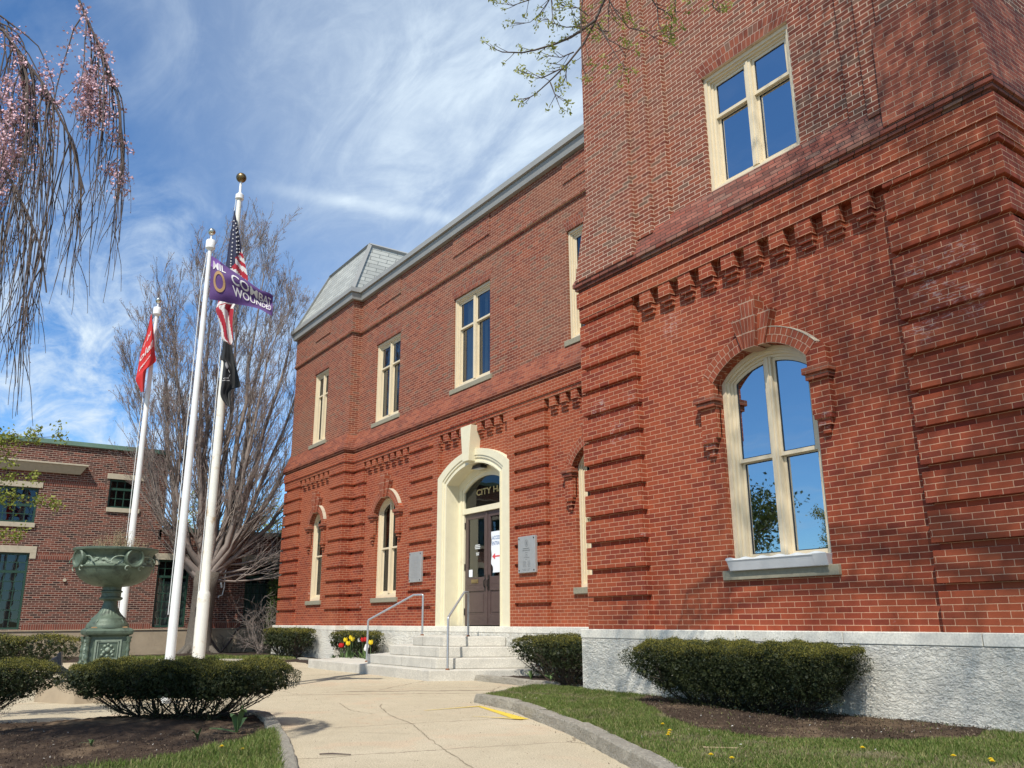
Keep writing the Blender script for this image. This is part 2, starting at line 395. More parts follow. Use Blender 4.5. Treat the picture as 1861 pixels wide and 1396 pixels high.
m_metal_roof = simple('fascia_metal', (.30, .30, .285), .62, var=.08, nscale=1.5, spec=.3)
m_shingle = None
m_copper = simple('copper_patina', (.13, .22, .165), .6, var=.12, nscale=4, dirt=((.07, .11, .08), 3.0, .55, .5))
m_green_frame = simple('paint_green', (.018, .055, .035), .45, var=.1)
m_lead = simple('plaque_lead', (.40, .41, .40), .5, metal=.35, var=.08, nscale=14)
m_engrave = simple('plaque_engraving', (.14, .15, .15), .6, var=.1)
m_steel = simple('rail_galvanised', (.42, .43, .44), .38, metal=.55, var=.12, nscale=16)
m_rust = simple('rust', (.18, .07, .03), .8, var=.3, nscale=30)
m_verdi = simple('urn_patina', (.100, .135, .096), .55, metal=.25, var=.22, nscale=9, bstr=.5, bscale=40, bdist=.004, dirt=((.035, .045, .032), 6.0, .50, .7))
m_verdi_lt = simple('urn_patina_highlight', (.22, .27, .205), .6, var=.2, nscale=14, bstr=.4, dirt=((.06, .08, .055), 12.0, .52, .7))
m_urn_rust = simple('urn_rust', (.34, .20, .09), .8, var=.25, nscale=12, dirt=((.13, .18, .13), 9.0, .48, .8))
m_ball_gold = simple('ball_gilt', (.20, .14, .065), .35, metal=.8, var=.3, nscale=18)
m_ball_steel = simple('ball_silver', (.60, .56, .47), .18, metal=.95, var=.12, nscale=18)
m_black = simple('plastic_black', (.012, .014, .020), .35, var=.2)
m_brass = simple('brass', (.33, .25, .12), .4, metal=.7, var=.15)
m_iron = simple('iron_dark', (.03, .025, .022), .5, metal=.4)
m_paper = simple('paper_white', (.78, .80, .82), .6, var=.02)
m_ink = simple('ink_blue', (.12, .20, .36), .6, var=.1)
m_red_ink = simple('ink_red', (.65, .06, .07), .6, var=.05)
m_gold_leaf = simple('gold_leaf', (.55, .42, .16), .45, metal=.3, var=.15)
m_etch = simple('lettering_white', (.62, .64, .62), .6)
m_curtain = simple('curtain', (.60, .58, .50), .9, var=.06, nscale=3)
m_blind = simple('blind_green', (.36, .42, .38), .8, var=.06, nscale=3)
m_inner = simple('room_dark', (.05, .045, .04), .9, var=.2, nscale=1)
m_bark = simple('bark_grey', (.11, .095, .075), .9, var=.3, nscale=18, bstr=.9, bscale=22, bdist=.03)
m_twig = simple('twig_grey_brown', (.22, .18, .155), .85, var=.2, nscale=6)
m_twig_dark = simple('twig_dark', (.085, .062, .052), .85, var=.2, nscale=8)
m_bud = simple('bud_mauve', (.23, .14, .13), .8, var=.3, nscale=9)
m_blossom = simple('blossom_pink', (.60, .38, .41), .7, var=.25, nscale=14)
m_stem = simple('yew_stem', (.06, .040, .030), .9, var=.3, nscale=14)
m_tulip_leaf = simple('tulip_leaf', (.085, .14, .040), .7, var=.2, nscale=14)
m_yellow_fl = simple('petal_yellow', (.80, .60, .02), .5, var=.08)
m_red_fl = simple('petal_red', (.50, .012, .012), .5, var=.15)
m_white_fl = simple('petal_white', (.75, .74, .70), .5, var=.05)
m_dry = simple('dry_stalk', (.34, .26, .15), .8, var=.3, nscale=30)
m_alum = simple('tray_aluminium', (.62, .64, .66), .42, metal=.35, var=.05, nscale=10)

def leaf_mat(name, c1, c2, c3, nscale=3.0, trans=.15, rough=.6):
    m, t, b = mat_new(name); p = pos(t)
    g = N(t, 'ShaderNodeNewGeometry')
    rp = ramp(t, [(0, c1), (.55, c2), (1, c3)]); L(t, g.outputs['Random Per Island'], rp.inputs[0])
    n = noise(t, p, nscale, 4, .6); c = mixc(t, .8, rp.outputs[0], mixc(t, n.outputs['Fac'], (.45, .45, .45), (1.5, 1.5, 1.5)), 'MULTIPLY')
    L(t, c, b.inputs['Base Color']); b.inputs['Roughness'].default_value = rough; b.inputs['Specular IOR Level'].default_value = .3
    if trans:
        o = [n for n in t.nodes if n.type == 'OUTPUT_MATERIAL'][0]
        tr = N(t, 'ShaderNodeBsdfTranslucent'); L(t, c, tr.inputs[0]); ms = N(t, 'ShaderNodeMixShader'); ms.inputs[0].default_value = trans
        L(t, b.outputs[0], ms.inputs[1]); L(t, tr.outputs[0], ms.inputs[2]); L(t, ms.outputs[0], o.inputs[0])
    return m
m_yew = leaf_mat('yew_needles', (.010, .018, .006), (.022, .032, .009), (.050, .055, .014), 4.0, .06)
m_yew_lit_top = leaf_mat('yew_lit_top', (.125, .130, .024), (.190, .175, .030), (.270, .230, .045), 5.0, .15)  # paler needles: sunlight on the hedge tops put into the colour
m_grass = leaf_mat('grass_blades', (.080, .130, .020), (.140, .205, .038), (.34, .30, .13), 1.6, .3)
m_grass_dry = leaf_mat('grass_straw', (.20, .17, .08), (.28, .24, .13), (.34, .30, .18), 3.0, .2)
m_spring = leaf_mat('spring_leaves', (.16, .20, .03), (.26, .29, .05), (.34, .34, .08), 3.0, .35)
m_maplebud = leaf_mat('maple_buds', (.17, .20, .04), (.32, .35, .07), (.48, .48, .14), 3.0, .4)
m_ever = leaf_mat('evergreen_leaves', (.030, .055, .014), (.065, .105, .022), (.12, .15, .035), 2.0, .15)

def glass_mat(name, tint=(.55, .60, .62), strength=1.0, base=.16):
    m, t, b = mat_new(name); o = [n for n in t.nodes if n.type == 'OUTPUT_MATERIAL'][0]; t.nodes.remove(b)
    fr = N(t, 'ShaderNodeFresnel'); fr.inputs[0].default_value = 1.52
    f = mth(t, 'ADD', mth(t, 'MULTIPLY', fr.outputs[0], strength), base, clamp=True)
    gl = N(t, 'ShaderNodeBsdfGlossy'); gl.inputs['Roughness'].default_value = .012; gl.inputs['Color'].default_value = (.92, .96, 1, 1)
    p = pos(t); n = noise(t, p, 1.2, 2); bp = N(t, 'ShaderNodeBump'); bp.inputs['Strength'].default_value = .12; bp.inputs['Distance'].default_value = .02
    L(t, n.outputs['Fac'], bp.inputs['Height']); L(t, bp.outputs[0], gl.inputs['Normal'])
    tr = N(t, 'ShaderNodeBsdfTransparent'); tr.inputs[0].default_value = (*tint, 1)
    ms = N(t, 'ShaderNodeMixShader'); L(t, f, ms.inputs[0]); L(t, tr.outputs[0], ms.inputs[1]); L(t, gl.outputs[0], ms.inputs[2]); L(t, ms.outputs[0], o.inputs[0])
    return m
m_glass = glass_mat('glass_clear', base=.10)
m_glass_tow = glass_mat('glass_reflective', (.18, .21, .26), 1.2, .50)
m_glass_dark = glass_mat('glass_old', (.45, .48, .48), .6, .04)

def granite(name, col, rocky, seams=None):
    m, t, b = mat_new(name); p = pos(t)
    n1 = noise(t, p, 220, 3, .7); n2 = noise(t, p, 2.2, 6, .62, .3); n3 = noise(t, p, 45, 5, .7)
    c = mixc(t, 1.0, col, mixc(t, n1.outputs['Fac'], (.82, .82, .83), (1.15, 1.15, 1.14)), 'MULTIPLY')
    c = mixc(t, 1.0, c, mixc(t, mrange(t, n3.outputs['Fac'], .3, .7), (.80, .80, .80), (1.16, 1.16, 1.15)), 'MULTIPLY')
    c = mixc(t, mth(t, 'MULTIPLY', mrange(t, n2.outputs['Fac'], .42, .66), .38), c, tuple(x*.60 for x in col))
    L(t, c, b.inputs['Base Color']); b.inputs['Roughness'].default_value = .85; b.inputs['Specular IOR Level'].default_value = .25
    mp = N(t, 'ShaderNodeMapping'); mp.inputs['Rotation'].default_value = (0, rad(-32), 0); mp.inputs['Scale'].default_value = (1, 1, 1.7); L(t, p, mp.inputs[0])
    nb = noise(t, mp.outputs[0], 15 if rocky else 60, 8, .70, .4)
    bump(t, b, nb.outputs['Fac'], 1.0 if rocky else .35, .085 if rocky else .006)
    return m
m_granite = granite('granite_rockface', (.88, .84, .73), True)
m_granite_cap = granite('granite_dressed', (.74, .70, .60), False)
m_granite_step = granite('granite_step', (.54, .51, .44), False)
m_granite_kerb = granite('granite_kerb', (.45, .41, .33), True)

def path_mat():
    m, t, b = mat_new('path_concrete'); p = pos(t)
    n1 = noise(t, p, .55, 6, .6, .5); n2 = noise(t, p, 75, 6, .8); n3 = noise(t, p, 4, 5, .6); n4 = noise(t, p, 1.1, 4, .6, .8)
    c = mixc(t, n1.outputs['Fac'], (.355, .300, .205), (.545, .475, .345))
    c = mixc(t, mth(t, 'MULTIPLY', mrange(t, n4.outputs['Fac'], .52, .68), .35), c, (.50, .35, .235))
    c = mixc(t, .9, c, mixc(t, mrange(t, n2.outputs['Fac'], .32, .68), (.50, .50, .50), (1.45, 1.44, 1.42)), 'MULTIPLY')
    c = mixc(t, .5, c, mixc(t, n3.outputs['Fac'], (.75, .75, .75), (1.25, 1.25, 1.25)), 'MULTIPLY')
    # cracks and joints
    mp = N(t, 'ShaderNodeMapping'); mp.inputs['Scale'].default_value = (.30, .22, 1); mp.inputs['Rotation'].default_value = (0, 0, .5); L(t, p, mp.inputs[0])
    v = N(t, 'ShaderNodeTexVoronoi', feature='DISTANCE_TO_EDGE'); v.inputs['Scale'].default_value = 1
    nd = noise(t, p, 3.0, 4); va = N(t, 'ShaderNodeVectorMath', operation='MULTIPLY_ADD'); va.inputs[1].default_value = (.08, .08, 0)
    L(t, nd.outputs['Color'], va.inputs[0]); L(t, mp.outputs[0], va.inputs[2]); L(t, va.outputs[0], v.inputs['Vector'])
    cr = mrange(t, v.outputs['Distance'], .0016, .0045, 1.0, 0.0)
    c = mixc(t, mth(t, 'MULTIPLY', cr, .6), c, (.11, .08, .055))
    L(t, c, b.inputs['Base Color']); b.inputs['Roughness'].default_value = .9; b.inputs['Specular IOR Level'].default_value = .2
    h = mth(t, 'SUBTRACT', n2.outputs['Fac'], mth(t, 'MULTIPLY', cr, 2.0)); bump(t, b, h, .5, .004)
    return m
m_path = path_mat()
def soil_mat(name, a, b_, sandy=False):
    m, t, b = mat_new(name); p = pos(t)
    n1 = noise(t, p, 1.6, 5, .6); n2 = noise(t, p, 70, 6, .75)
    c = mixc(t, n1.outputs['Fac'], a, b_)
    if sandy: n5 = noise(t, p, 1.15, 4, .6, .6); c = mixc(t, mth(t, 'MULTIPLY', mrange(t, n5.outputs['Fac'], .50, .66), .75), c, (.19, .135, .085))
    c = mixc(t, .8, c, mixc(t, n2.outputs['Fac'], (.25, .25, .25), (1.9, 1.85, 1.8)), 'MULTIPLY')
    L(t, c, b.inputs['Base Color']); b.inputs['Roughness'].default_value = .95; b.inputs['Specular IOR Level'].default_value = .15
    bump(t, b, n2.outputs['Fac'], 1.0, .02); return m
m_mulch = soil_mat('mulch', (.034, .023, .017), (.090, .062, .042), True)
m_mulch_dark = soil_mat('mulch_dark', (.030, .022, .018), (.060, .043, .033))
m_lawn = soil_mat('lawn_soil', (.055, .075, .022), (.16, .14, .060))
m_far = soil_mat('far_ground', (.10, .11, .05), (.20, .17, .10))
def shingle_mat():
    m, t, b = mat_new('slate_shingles'); p = pos(t)
    sp = N(t, 'ShaderNodeSeparateXYZ'); L(t, p, sp.inputs[0])
    c = N(t, 'ShaderNodeCombineXYZ'); L(t, mth(t, 'ADD', sp.outputs[0], mth(t, 'MULTIPLY', sp.outputs[1], .9)), c.inputs[0]); L(t, sp.outputs[2], c.inputs[1])
    br = N(t, 'ShaderNodeTexBrick'); br.inputs['Color1'].default_value = (.31, .315, .29, 1); br.inputs['Color2'].default_value = (.42, .425, .385, 1); br.inputs['Mortar'].default_value = (.13, .14, .13, 1)
    br.inputs['Scale'].default_value = 1; br.inputs['Mortar Size'].default_value = .010; br.inputs['Brick Width'].default_value = .55; br.inputs['Row Height'].default_value = .155
    br.inputs['Mortar Smooth'].default_value = .3
    L(t, c.outputs[0], br.inputs['Vector']); n = noise(t, p, 8, 5)
    L(t, mixc(t, .5, br.outputs['Color'], mixc(t, n.outputs['Fac'], (.7, .7, .7), (1.3, 1.3, 1.3)), 'MULTIPLY'), b.inputs['Base Color'])
    b.inputs['Roughness'].default_value = .7; bump(t, b, mth(t, 'SUBTRACT', 1.0, br.outputs['Fac']), .6, .01); return m
m_shingle = shingle_mat()
# ================================================================== CITY HALL
c = C_
def Z(k): return 1.0+k*c
hall = thing('city_hall', 'red brick city hall with granite base, cream arched doorway and tall cream windows', 'building', (-17.0, 10.7, 0.0))

def arcz(x, xc, R, zc): return zc+math.sqrt(max(R*R-(x-xc)**2, 0))
def arc_of(x0, x1, spring, rise):
    h = (x1-x0)/2; R = (h*h+rise*rise)/(2*rise); return (x0+x1)/2, R, spring+rise-R
def wall_face(mb, x0, x1, z0, z1, Y, ops, reveal):
    """a brick face looking to -Y with openings; their reveals run back by reveal"""
    xs = x0
    for o in sorted(ops, key=lambda o: o['x0']):
        if o['x0'] > xs: mb.face([(xs, Y, z0), (o['x0'], Y, z0), (o['x0'], Y, z1), (xs, Y, z1)])
        a, b_, lo, sp_, rise = o['x0'], o['x1'], o['z0'], o['spring'], o.get('rise', 0)
        if lo > z0: mb.face([(a, Y, z0), (b_, Y, z0), (b_, Y, lo), (a, Y, lo)])
        n = 20 if rise else 1
        X = [a+(b_-a)*i/n for i in range(n+1)]
        if rise:
            xc, R, zc = arc_of(a, b_, sp_, rise); T = [arcz(x, xc, R, zc) for x in X]
        else: T = [sp_]*2
        for i in range(n):
            mb.face([(X[i], Y, T[i]), (X[i+1], Y, T[i+1]), (X[i+1], Y, z1), (X[i], Y, z1)])
            mb.face([(X[i], Y, T[i]), (X[i], Y+reveal, T[i]), (X[i+1], Y+reveal, T[i+1]), (X[i+1], Y, T[i+1])])
        mb.face([(a, Y, lo), (a, Y, T[0]), (a, Y+reveal, T[0]), (a, Y+reveal, lo)])
        mb.face([(b_, Y, lo), (b_, Y+reveal, lo), (b_, Y+reveal, T[-1]), (b_, Y, T[-1])])
        mb.face([(a, Y, lo), (a, Y+reveal, lo), (b_, Y+reveal, lo), (b_, Y, lo)])
        xs = b_
    if xs < x1: mb.face([(xs, Y, z0), (x1, Y, z0), (x1, Y, z1), (xs, Y, z1)])

def ring(mb, xa, xb, za, topf, w, y0, y1, wb=None, wt=None, n=16, mi=0):
    """a frame ring round an opening whose top edge is z = topf(x); front at y0, back y1"""
    wb = w if wb is None else wb; wt = w if wt is None else wt
    def outline(a, b_, lo, dt):
        X = [a+(b_-a)*i/n for i in range(n+1)]
        return [(a, lo), (b_, lo)]+[(x, topf(x)-dt) for x in reversed(X)]
    Xo = outline(xa, xb, za, 0); Xi = outline(xa+w, xb-w, za+wb, wt)
    k = len(Xo)
    for i in range(k):
        j = (i+1) % k
        A, B, Cc, D = Xo[i], Xo[j], Xi[j], Xi[i]
        mb.face([(A[0], y0, A[1]), (B[0], y0, B[1]), (Cc[0], y0, Cc[1]), (D[0], y0, D[1])], None, mi)
        mb.face([(D[0], y0, D[1]), (Cc[0], y0, Cc[1]), (Cc[0], y1, Cc[1]), (D[0], y1, D[1])], None, mi)
        mb.face([(A[0], y1, A[1]), (B[0], y1, B[1]), (B[0], y0, B[1]), (A[0], y0, A[1])], None, mi)

def window(x0, x1, z0, spring, rise, Y, zm, cols=2, glass=None, sill=True, depth=.10, curtain=None, casing=.085, upper_small=False, shade=0.0, label=None):
    glass = glass or m_glass
    if rise: xc, R, zc = arc_of(x0, x1, spring, rise); topf = lambda x: arcz(x, xc, R, zc)
    else: topf = lambda x: spring
    g = .004
    mb = MB(); x0 += g; x1 -= g
    tf = lambda x: topf(x)-.004
    ring(mb, x0, x1, z0, tf, casing*.45, Y+depth-.05, Y+depth+.16)
    ring(mb, x0+casing*.45, x1-casing*.45, z0+casing*.45, lambda x: tf(x)-casing*.45, casing*.28, Y+depth-.02, Y+depth+.15)
    ring(mb, x0+casing*.73, x1-casing*.73, z0+casing*.73, lambda x: tf(x)-casing*.73, casing*.27, Y+depth+.015, Y+depth+.15)
    xi0, xi1, zi = x0+casing, x1-casing, z0+casing; tin = lambda x: tf(x)-casing
    mw = .052 if cols == 2 else 0
    xm = (xi0+xi1)/2
    if cols == 2:
        mb.box(xm-mw, xm+mw, Y+depth-.005, Y+depth+.15, zi+.001, tin(xm)+.002)
        mb.box(xm-.018, xm+.018, Y+depth-.018, Y+depth-.002, zi+.002, tin(xm)-.002)
    w = mb.build('window', m_trim, hall, label=label)
    sb = MB(); pn = MB()
    spans = [(xi0, xm-mw), (xm+mw, xi1)] if cols == 2 else [(xi0, xi1)]
    st = .040
    for a, b_ in spans:
        ring(sb, a+.002, b_-.002, zm-.015, lambda x: tin(x)-.002, st, Y+depth+.035, Y+depth+.075, wb=.048, wt=.045)
        ring(sb, a+.002, b_-.002, zi+.002, lambda x: zm+.012, st, Y+depth+.085, Y+depth+.125, wb=.065, wt=.04)
        X = [a+.02+(b_-a-.04)*i/12 for i in range(13)]
        pn.face([(a+.02, Y+depth+.055, zm), (b_-.02, Y+depth+.055, zm)]+[(x, Y+depth+.055, tin(x)-.02) for x in reversed(X)])
        pn.face([(a+.02, Y+depth+.105, zi+.03), (b_-.02, Y+depth+.105, zi+.03), (b_-.02, Y+depth+.105, zm), (a+.02, Y+depth+.105, zm)])
    gb = MB()
    for a, b_ in spans:
        ring(gb, a+.002+st*.97, b_-.002-st*.97, zm-.015+.046, lambda x: tin(x)-.002-.0435, .013, Y+depth+.046, Y+depth+.06)
        ring(gb, a+.002+st*.97, b_-.002-st*.97, zi+.002+.063, lambda x: zm+.012-.039, .013, Y+depth+.096, Y+depth+.11)
    gb.build('glazing_bead', m_black, w)
    sb.build('sash', m_trim, w); pn.build('pane', glass, w)
    if sill:
        s = MB(); s.box(x0-.11, x1+.11, Y-.055, Y+.20, z0-.125, z0-.004); s.build('sill', m_sill, w, bevel=.006)
    # dark room behind and the cloth at the glass
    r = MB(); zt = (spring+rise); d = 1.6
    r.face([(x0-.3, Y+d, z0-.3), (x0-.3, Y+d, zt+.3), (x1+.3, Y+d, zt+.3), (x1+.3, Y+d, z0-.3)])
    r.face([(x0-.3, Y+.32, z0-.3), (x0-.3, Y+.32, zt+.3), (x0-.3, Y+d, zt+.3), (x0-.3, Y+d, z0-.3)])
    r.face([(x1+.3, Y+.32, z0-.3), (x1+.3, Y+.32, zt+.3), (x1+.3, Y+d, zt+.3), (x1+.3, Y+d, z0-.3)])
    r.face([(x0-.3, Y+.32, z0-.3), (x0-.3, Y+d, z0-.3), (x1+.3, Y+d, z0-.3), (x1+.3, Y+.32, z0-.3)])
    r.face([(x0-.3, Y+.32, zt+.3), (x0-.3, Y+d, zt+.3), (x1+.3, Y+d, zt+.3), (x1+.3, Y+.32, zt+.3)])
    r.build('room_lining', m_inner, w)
    if curtain:
        cb = MB()
        for (a, b_) in curtain:
            A = x0+casing+a*(x1-x0-2*casing); B = x0+casing+b_*(x1-x0-2*casing); n = max(8, int((B-A)/.02))
            P0 = []; P1 = []
            for i in range(n+1):
                x = A+(B-A)*i/n; yy = Y+depth+.24+.028*math.sin(x*58)+.012*math.sin(x*23)
                P0.append((x, yy, z0+.05)); P1.append((x, yy, topf(min(max(x, x0), x1))-.02))
            cb.strip(P0, P1)
        cb.build('curtain', m_curtain, w)
    if shade:
        bb = MB(); bb.face([(xi0, Y+depth+.2, zt-shade), (xi1, Y+depth+.2, zt-shade), (xi1, Y+depth+.2, zt), (xi0, Y+depth+.2, zt)]); bb.build('blind', m_blind, w)
    return w

# ---- openings
TY, MY, BY = 8.70, 10.70, 10.38          # field planes: tower, main front, end bay
tow_lo = dict(x0=-7.56, x1=-6.05, z0=1.745, spring=4.26, rise=.34)
tow_up = dict(x0=-7.44, x1=-5.87, z0=7.13, spring=9.05)
mlo = [dict(x0=-22.34, x1=-20.98, z0=1.745, spring=4.14, rise=.40), dict(x0=-13.17, x1=-11.81, z0=1.745, spring=4.14, rise=.40)]
mup = [dict(x0=-22.75, x1=-21.15, z0=6.86, spring=9.36), dict(x0=-18.10, x1=-16.35, z0=6.86, spring=9.36), dict(x0=-13.27, x1=-11.60, z0=6.86, spring=9.40)]
blo = dict(x0=-26.46, x1=-25.48, z0=1.745, spring=4.16, rise=.36)
bup = dict(x0=-26.96, x1=-25.74, z0=6.86, spring=9.36)
DX = -16.97                               # doorway centre
dop = dict(x0=DX-1.34, x1=DX+1.34, z0=1.0, spring=4.47, rise=.47)
SPL = Z(71.2)                             # where the lower brick gives way to the upper

# ---- walls
mb = MB(); wall_face(mb, -10.28, -3.50, 1.0, Z(83), TY, [tow_lo], .30)
mb.face([(-10.28, TY, 1), (-10.28, TY, Z(83)), (-10.28, 12.3, Z(83)), (-10.28, 12.3, 1)])
mb.face([(-3.50, TY, 1), (-3.50, 14.5, 1), (-3.50, 14.5, Z(83)), (-3.50, TY, Z(83))])
mb.build('tower_wall', m_brick, hall)
mb = MB(); wall_face(mb, -10.05, -3.60, Z(83), 15.2, TY, [tow_up], .30)
mb.face([(-10.05, TY, Z(83)), (-10.05, TY, 15.2), (-10.05, 12.3, 15.2), (-10.05, 12.3, Z(83))])
mb.face([(-3.60, TY, Z(83)), (-3.60, 14.5, Z(83)), (-3.60, 14.5, 15.2), (-3.60, TY, 15.2)])
mb.face([(-10.05, TY, 15.2), (-3.6, TY, 15.2), (-3.6, 14.5, 15.2), (-10.05, 14.5, 15.2)])
mb.face([(-10.05, 14.5, 1), (-10.05, 14.5, 15.2), (-3.6, 14.5, 15.2), (-3.6, 14.5, 1)])
mb.build('tower_upper_wall', m_brick_tow, hall)
mb = MB(); wall_face(mb, -23.92, -10.28, 1.0, Z(76), MY, mlo+[dop], .28); mb.build('front_wall', m_brick, hall)
mb = MB(); wall_face(mb, -23.92, -10.05, Z(76), 11.40, MY, mup, .28); mb.build('front_upper_wall', m_brick_up, hall)
mb = MB(); wall_face(mb, -28.85, -23.90, 1.0, Z(76), BY, [blo], .28)
mb.face([(-23.90, BY, 1), (-23.90, MY+.05, 1), (-23.90, MY+.05, Z(76)), (-23.90, BY, Z(76))])
mb.face([(-28.85, BY, 1), (-28.85, BY, Z(76)), (-28.85, 24, Z(76)), (-28.85, 24, 1)]); mb.build('bay_wall', m_brick, hall)
mb = MB(); wall_face(mb, -28.85, -23.90, Z(76), 11.40, BY, [bup], .28)
mb.face([(-23.90, BY, Z(76)), (-23.90, MY+.05, Z(76)), (-23.90, MY+.05, 11.4), (-23.90, BY, 11.4)])
mb.face([(-28.85, BY, Z(76)), (-28.85, BY, 11.4), (-28.85, 24, 11.4), (-28.85, 24, Z(76))]); mb.build('bay_upper_wall', m_brick_up, hall)
mb = MB(); mb.face([(-28.85, 24, 0), (-28.85, 24, 11.4), (-3.6, 24, 11.4), (-3.6, 24, 0)])
mb.face([(-3.6, 14.5, 0), (-3.6, 24, 0), (-3.6, 24, 11.4), (-3.6, 14.5, 11.4)]); mb.build('rear_wall', m_brick_up, hall)
mb = MB(); mb.box(-28.7, -10.3, 10.8, 23.9, 11.25, 11.39); mb.box(-10.3, -3.7, 14.6, 23.9, 11.25, 11.39); mb.build('flat_roof', m_metal_roof, hall)

# ---- pilasters: five courses proud, one course sunk
def pilaster(x0, x1, Yf, proj, top, g0=None, g1=None, wrapR=0.0, first=6):
    """grooves run g0..g1; wrapR: how far the side on +X runs back when it turns a corner"""
    g0 = x0 if g0 is None else g0; g1 = x1 if g1 is None else g1
    mb = MB(); yf = Yf-proj; yg = Yf-proj+.070; yb = Yf+.12 if not wrapR else Yf+wrapR
    k = 0; nx = first
    while k < top-.01:
        e = min(nx, top); mb.box(x0, x1, yf, yb, Z(k)+(.006 if k else 0), Z(e)-(.006 if e < top else 0))
        if e < top:
            ix = .05 if g1 == x1 else 0; il = .05 if g0 == x0 else 0
            mb.box(g0+il, g1-ix, yg, yb-.003, Z(e)-.0055, Z(e+1)+.0055)
            if g0 > x0: mb.box(x0, g0, yf+.001, yb-.002, Z(e)-.0055, Z(e+1)+.0055)
            if g1 < x1: mb.box(g1, x1, yf+.001, yb-.002, Z(e)-.0055, Z(e+1)+.0055)
            k = e+1; nx = k+5
        else: k = e
    return mb.build('pilaster', m_brick, hall, bevel=.004)
pilaster(-10.33, -9.05, TY, .135, 76.6)
pilaster(-4.77, -3.45, TY, .135, 76.6, wrapR=1.2)
pilaster(-20.20, DX-1.62, MY, .12, 69.9, g1=DX-1.90)
pilaster(DX+1.50, -14.04, MY, .12, 69.9, g0=-15.20)
pilaster(-23.86, -23.10, MY, .12, 69.9)
pilaster(-24.98, -23.80, BY, .115, 69.9, wrapR=.25)
pilaster(-28.95, -27.50, BY, .115, 69.9)

# ---- band, water table (weathered slope) and frieze, stepped profile swept along x
def sweep(name, mat, x0, x1, prof, ends=(0, 0), capsX=True):
    """prof: (y, z) from top to bottom; ends: how far each end steps out with the profile"""
    ybase = max(p[0] for p in prof); mb = MB()
    A = [(x0-ends[0]*(ybase-y), y, z) for y, z in prof]; B = [(x1+ends[1]*(ybase-y), y, z) for y, z in prof]
    mb.strip(A, B)
    if capsX:
        for P, s in ((A, ends[0]), (B, ends[1])):
            back = [(p[0], ybase+(2.5 if s else .02), p[2]) for p in P]
            mb.strip(P, back)
    return mb.build(name, mat, hall)
def bands(x0, x1, Y, kt, kb, kw, ks, p, ends):
    """kt: underside over the corbels, kb: band edge, kw: drip edge, ks: top of the slope"""
    sweep('band_course', m_brick, x0, x1, [(Y-p-.035, Z(kw-1.6)), (Y-p-.035, Z(kb)), (Y-p-.008, Z(kb)), (Y-p-.008, Z(kt)), (Y+.06, Z(kt))], ends)
    sweep('water_table', m_brick_wt if p > .125 else m_brick_band, x0, x1, [(Y+.03, Z(ks)), (Y-.02, Z(ks)), (Y-p-.085, Z(kw+1.0)), (Y-p-.085, Z(kw)), (Y-p-.055, Z(kw)), (Y-p-.055, Z(kw-.8)), (Y-p-.012, Z(kw-.8)), (Y-p-.012, Z(kw-1.6)), (Y+.05, Z(kw-1.6))], ends)
bands(-10.12, -3.64, TY, 73.9, 76.8, 82.2, 90.3, .135, (1, 1))
bands(-23.90, -10.30, MY, 69.9, 71.2, 76.7, 84.8, .12, (0, 0))
bands(-28.77, -23.98, BY, 69.9, 71.2, 76.7, 84.8, .115, (1, 1))

# corbels
def corbels(xa, xb, Y, kt, n, proj):
    pitch = (xb-xa-.17)/n
    for i in range(n):
        x = xa+.17+pitch*i; w = pitch-.175
        mb = MB(); mb.box(x, x+w, Y-proj+.006, Y+.05, Z(kt-3.1), Z(kt)+.01); mb.box(x+.012, x+w-.012, Y-proj+.048, Y+.05, Z(kt-4.3), Z(kt-3.1)-.0005)
        mb.box(x+.024, x+w-.024, Y-proj+.088, Y+.05, Z(kt-5.4), Z(kt-4.3)-.0005)
        mb.build('corbel', m_brick, hall, bevel=.004)
corbels(-9.05, -4.77, TY, 73.9, 10, .135)
corbels(-23.10, -20.20, MY, 69.9, 7, .12)
corbels(-18.92, -15.22, MY, 69.9, 9, .12)
corbels(-14.04, -10.9, MY, 69.9, 8, .12)
corbels(-27.50, -24.98, BY, 69.9, 6, .115)

# ---- upper tower piers, three steps each side of the window, with battered bases
def pier(x0, x1, y, z0, z1, dark=False, wrap=0):
    mb = MB(); mb.box(x0, x1, y, TY+.1+wrap, z0, z1); return mb.build('pier', m_brick_tow, hall, bevel=.003)
pier(-9.99, -8.90, 8.505, 7.55, 15.15); pier(-8.897, -8.52, 8.570, 6.9, 15.15); pier(-8.517, -8.20, 8.635, 6.9, 15.15)
pier(-4.53, -3.50, 8.505, 7.55, 15.15, wrap=1.3); pier(-4.83, -4.533, 8.570, 6.9, 15.15); pier(-5.11, -4.833, 8.635, 6.9, 15.15)
def pier_base(x0, x1, z0, z1, wrap, mat):
    mb = MB(); e = .10
    mb.hexa([(x0-e*(x0 < -9), 8.463, z0), (x1+.10*(x1 > -4), 8.463, z0), (x1+.10*(x1 > -4), TY+.1+wrap, z0), (x0-e*(x0 < -9), TY+.1+wrap, z0),
             (x0+.16*(x0 < -9), 8.495, z1), (x1, 8.495, z1), (x1, TY+.1+wrap, z1), (x0+.16*(x0 < -9), TY+.1+wrap, z1)])
    mb.build('pier_base', mat, hall)
pier_base(-10.20, -8.86, Z(83.2), 7.80, 0, m_brick_tow); pier_base(-4.60, -3.47, Z(83.2), 8.0, 1.3, m_brick_pier)

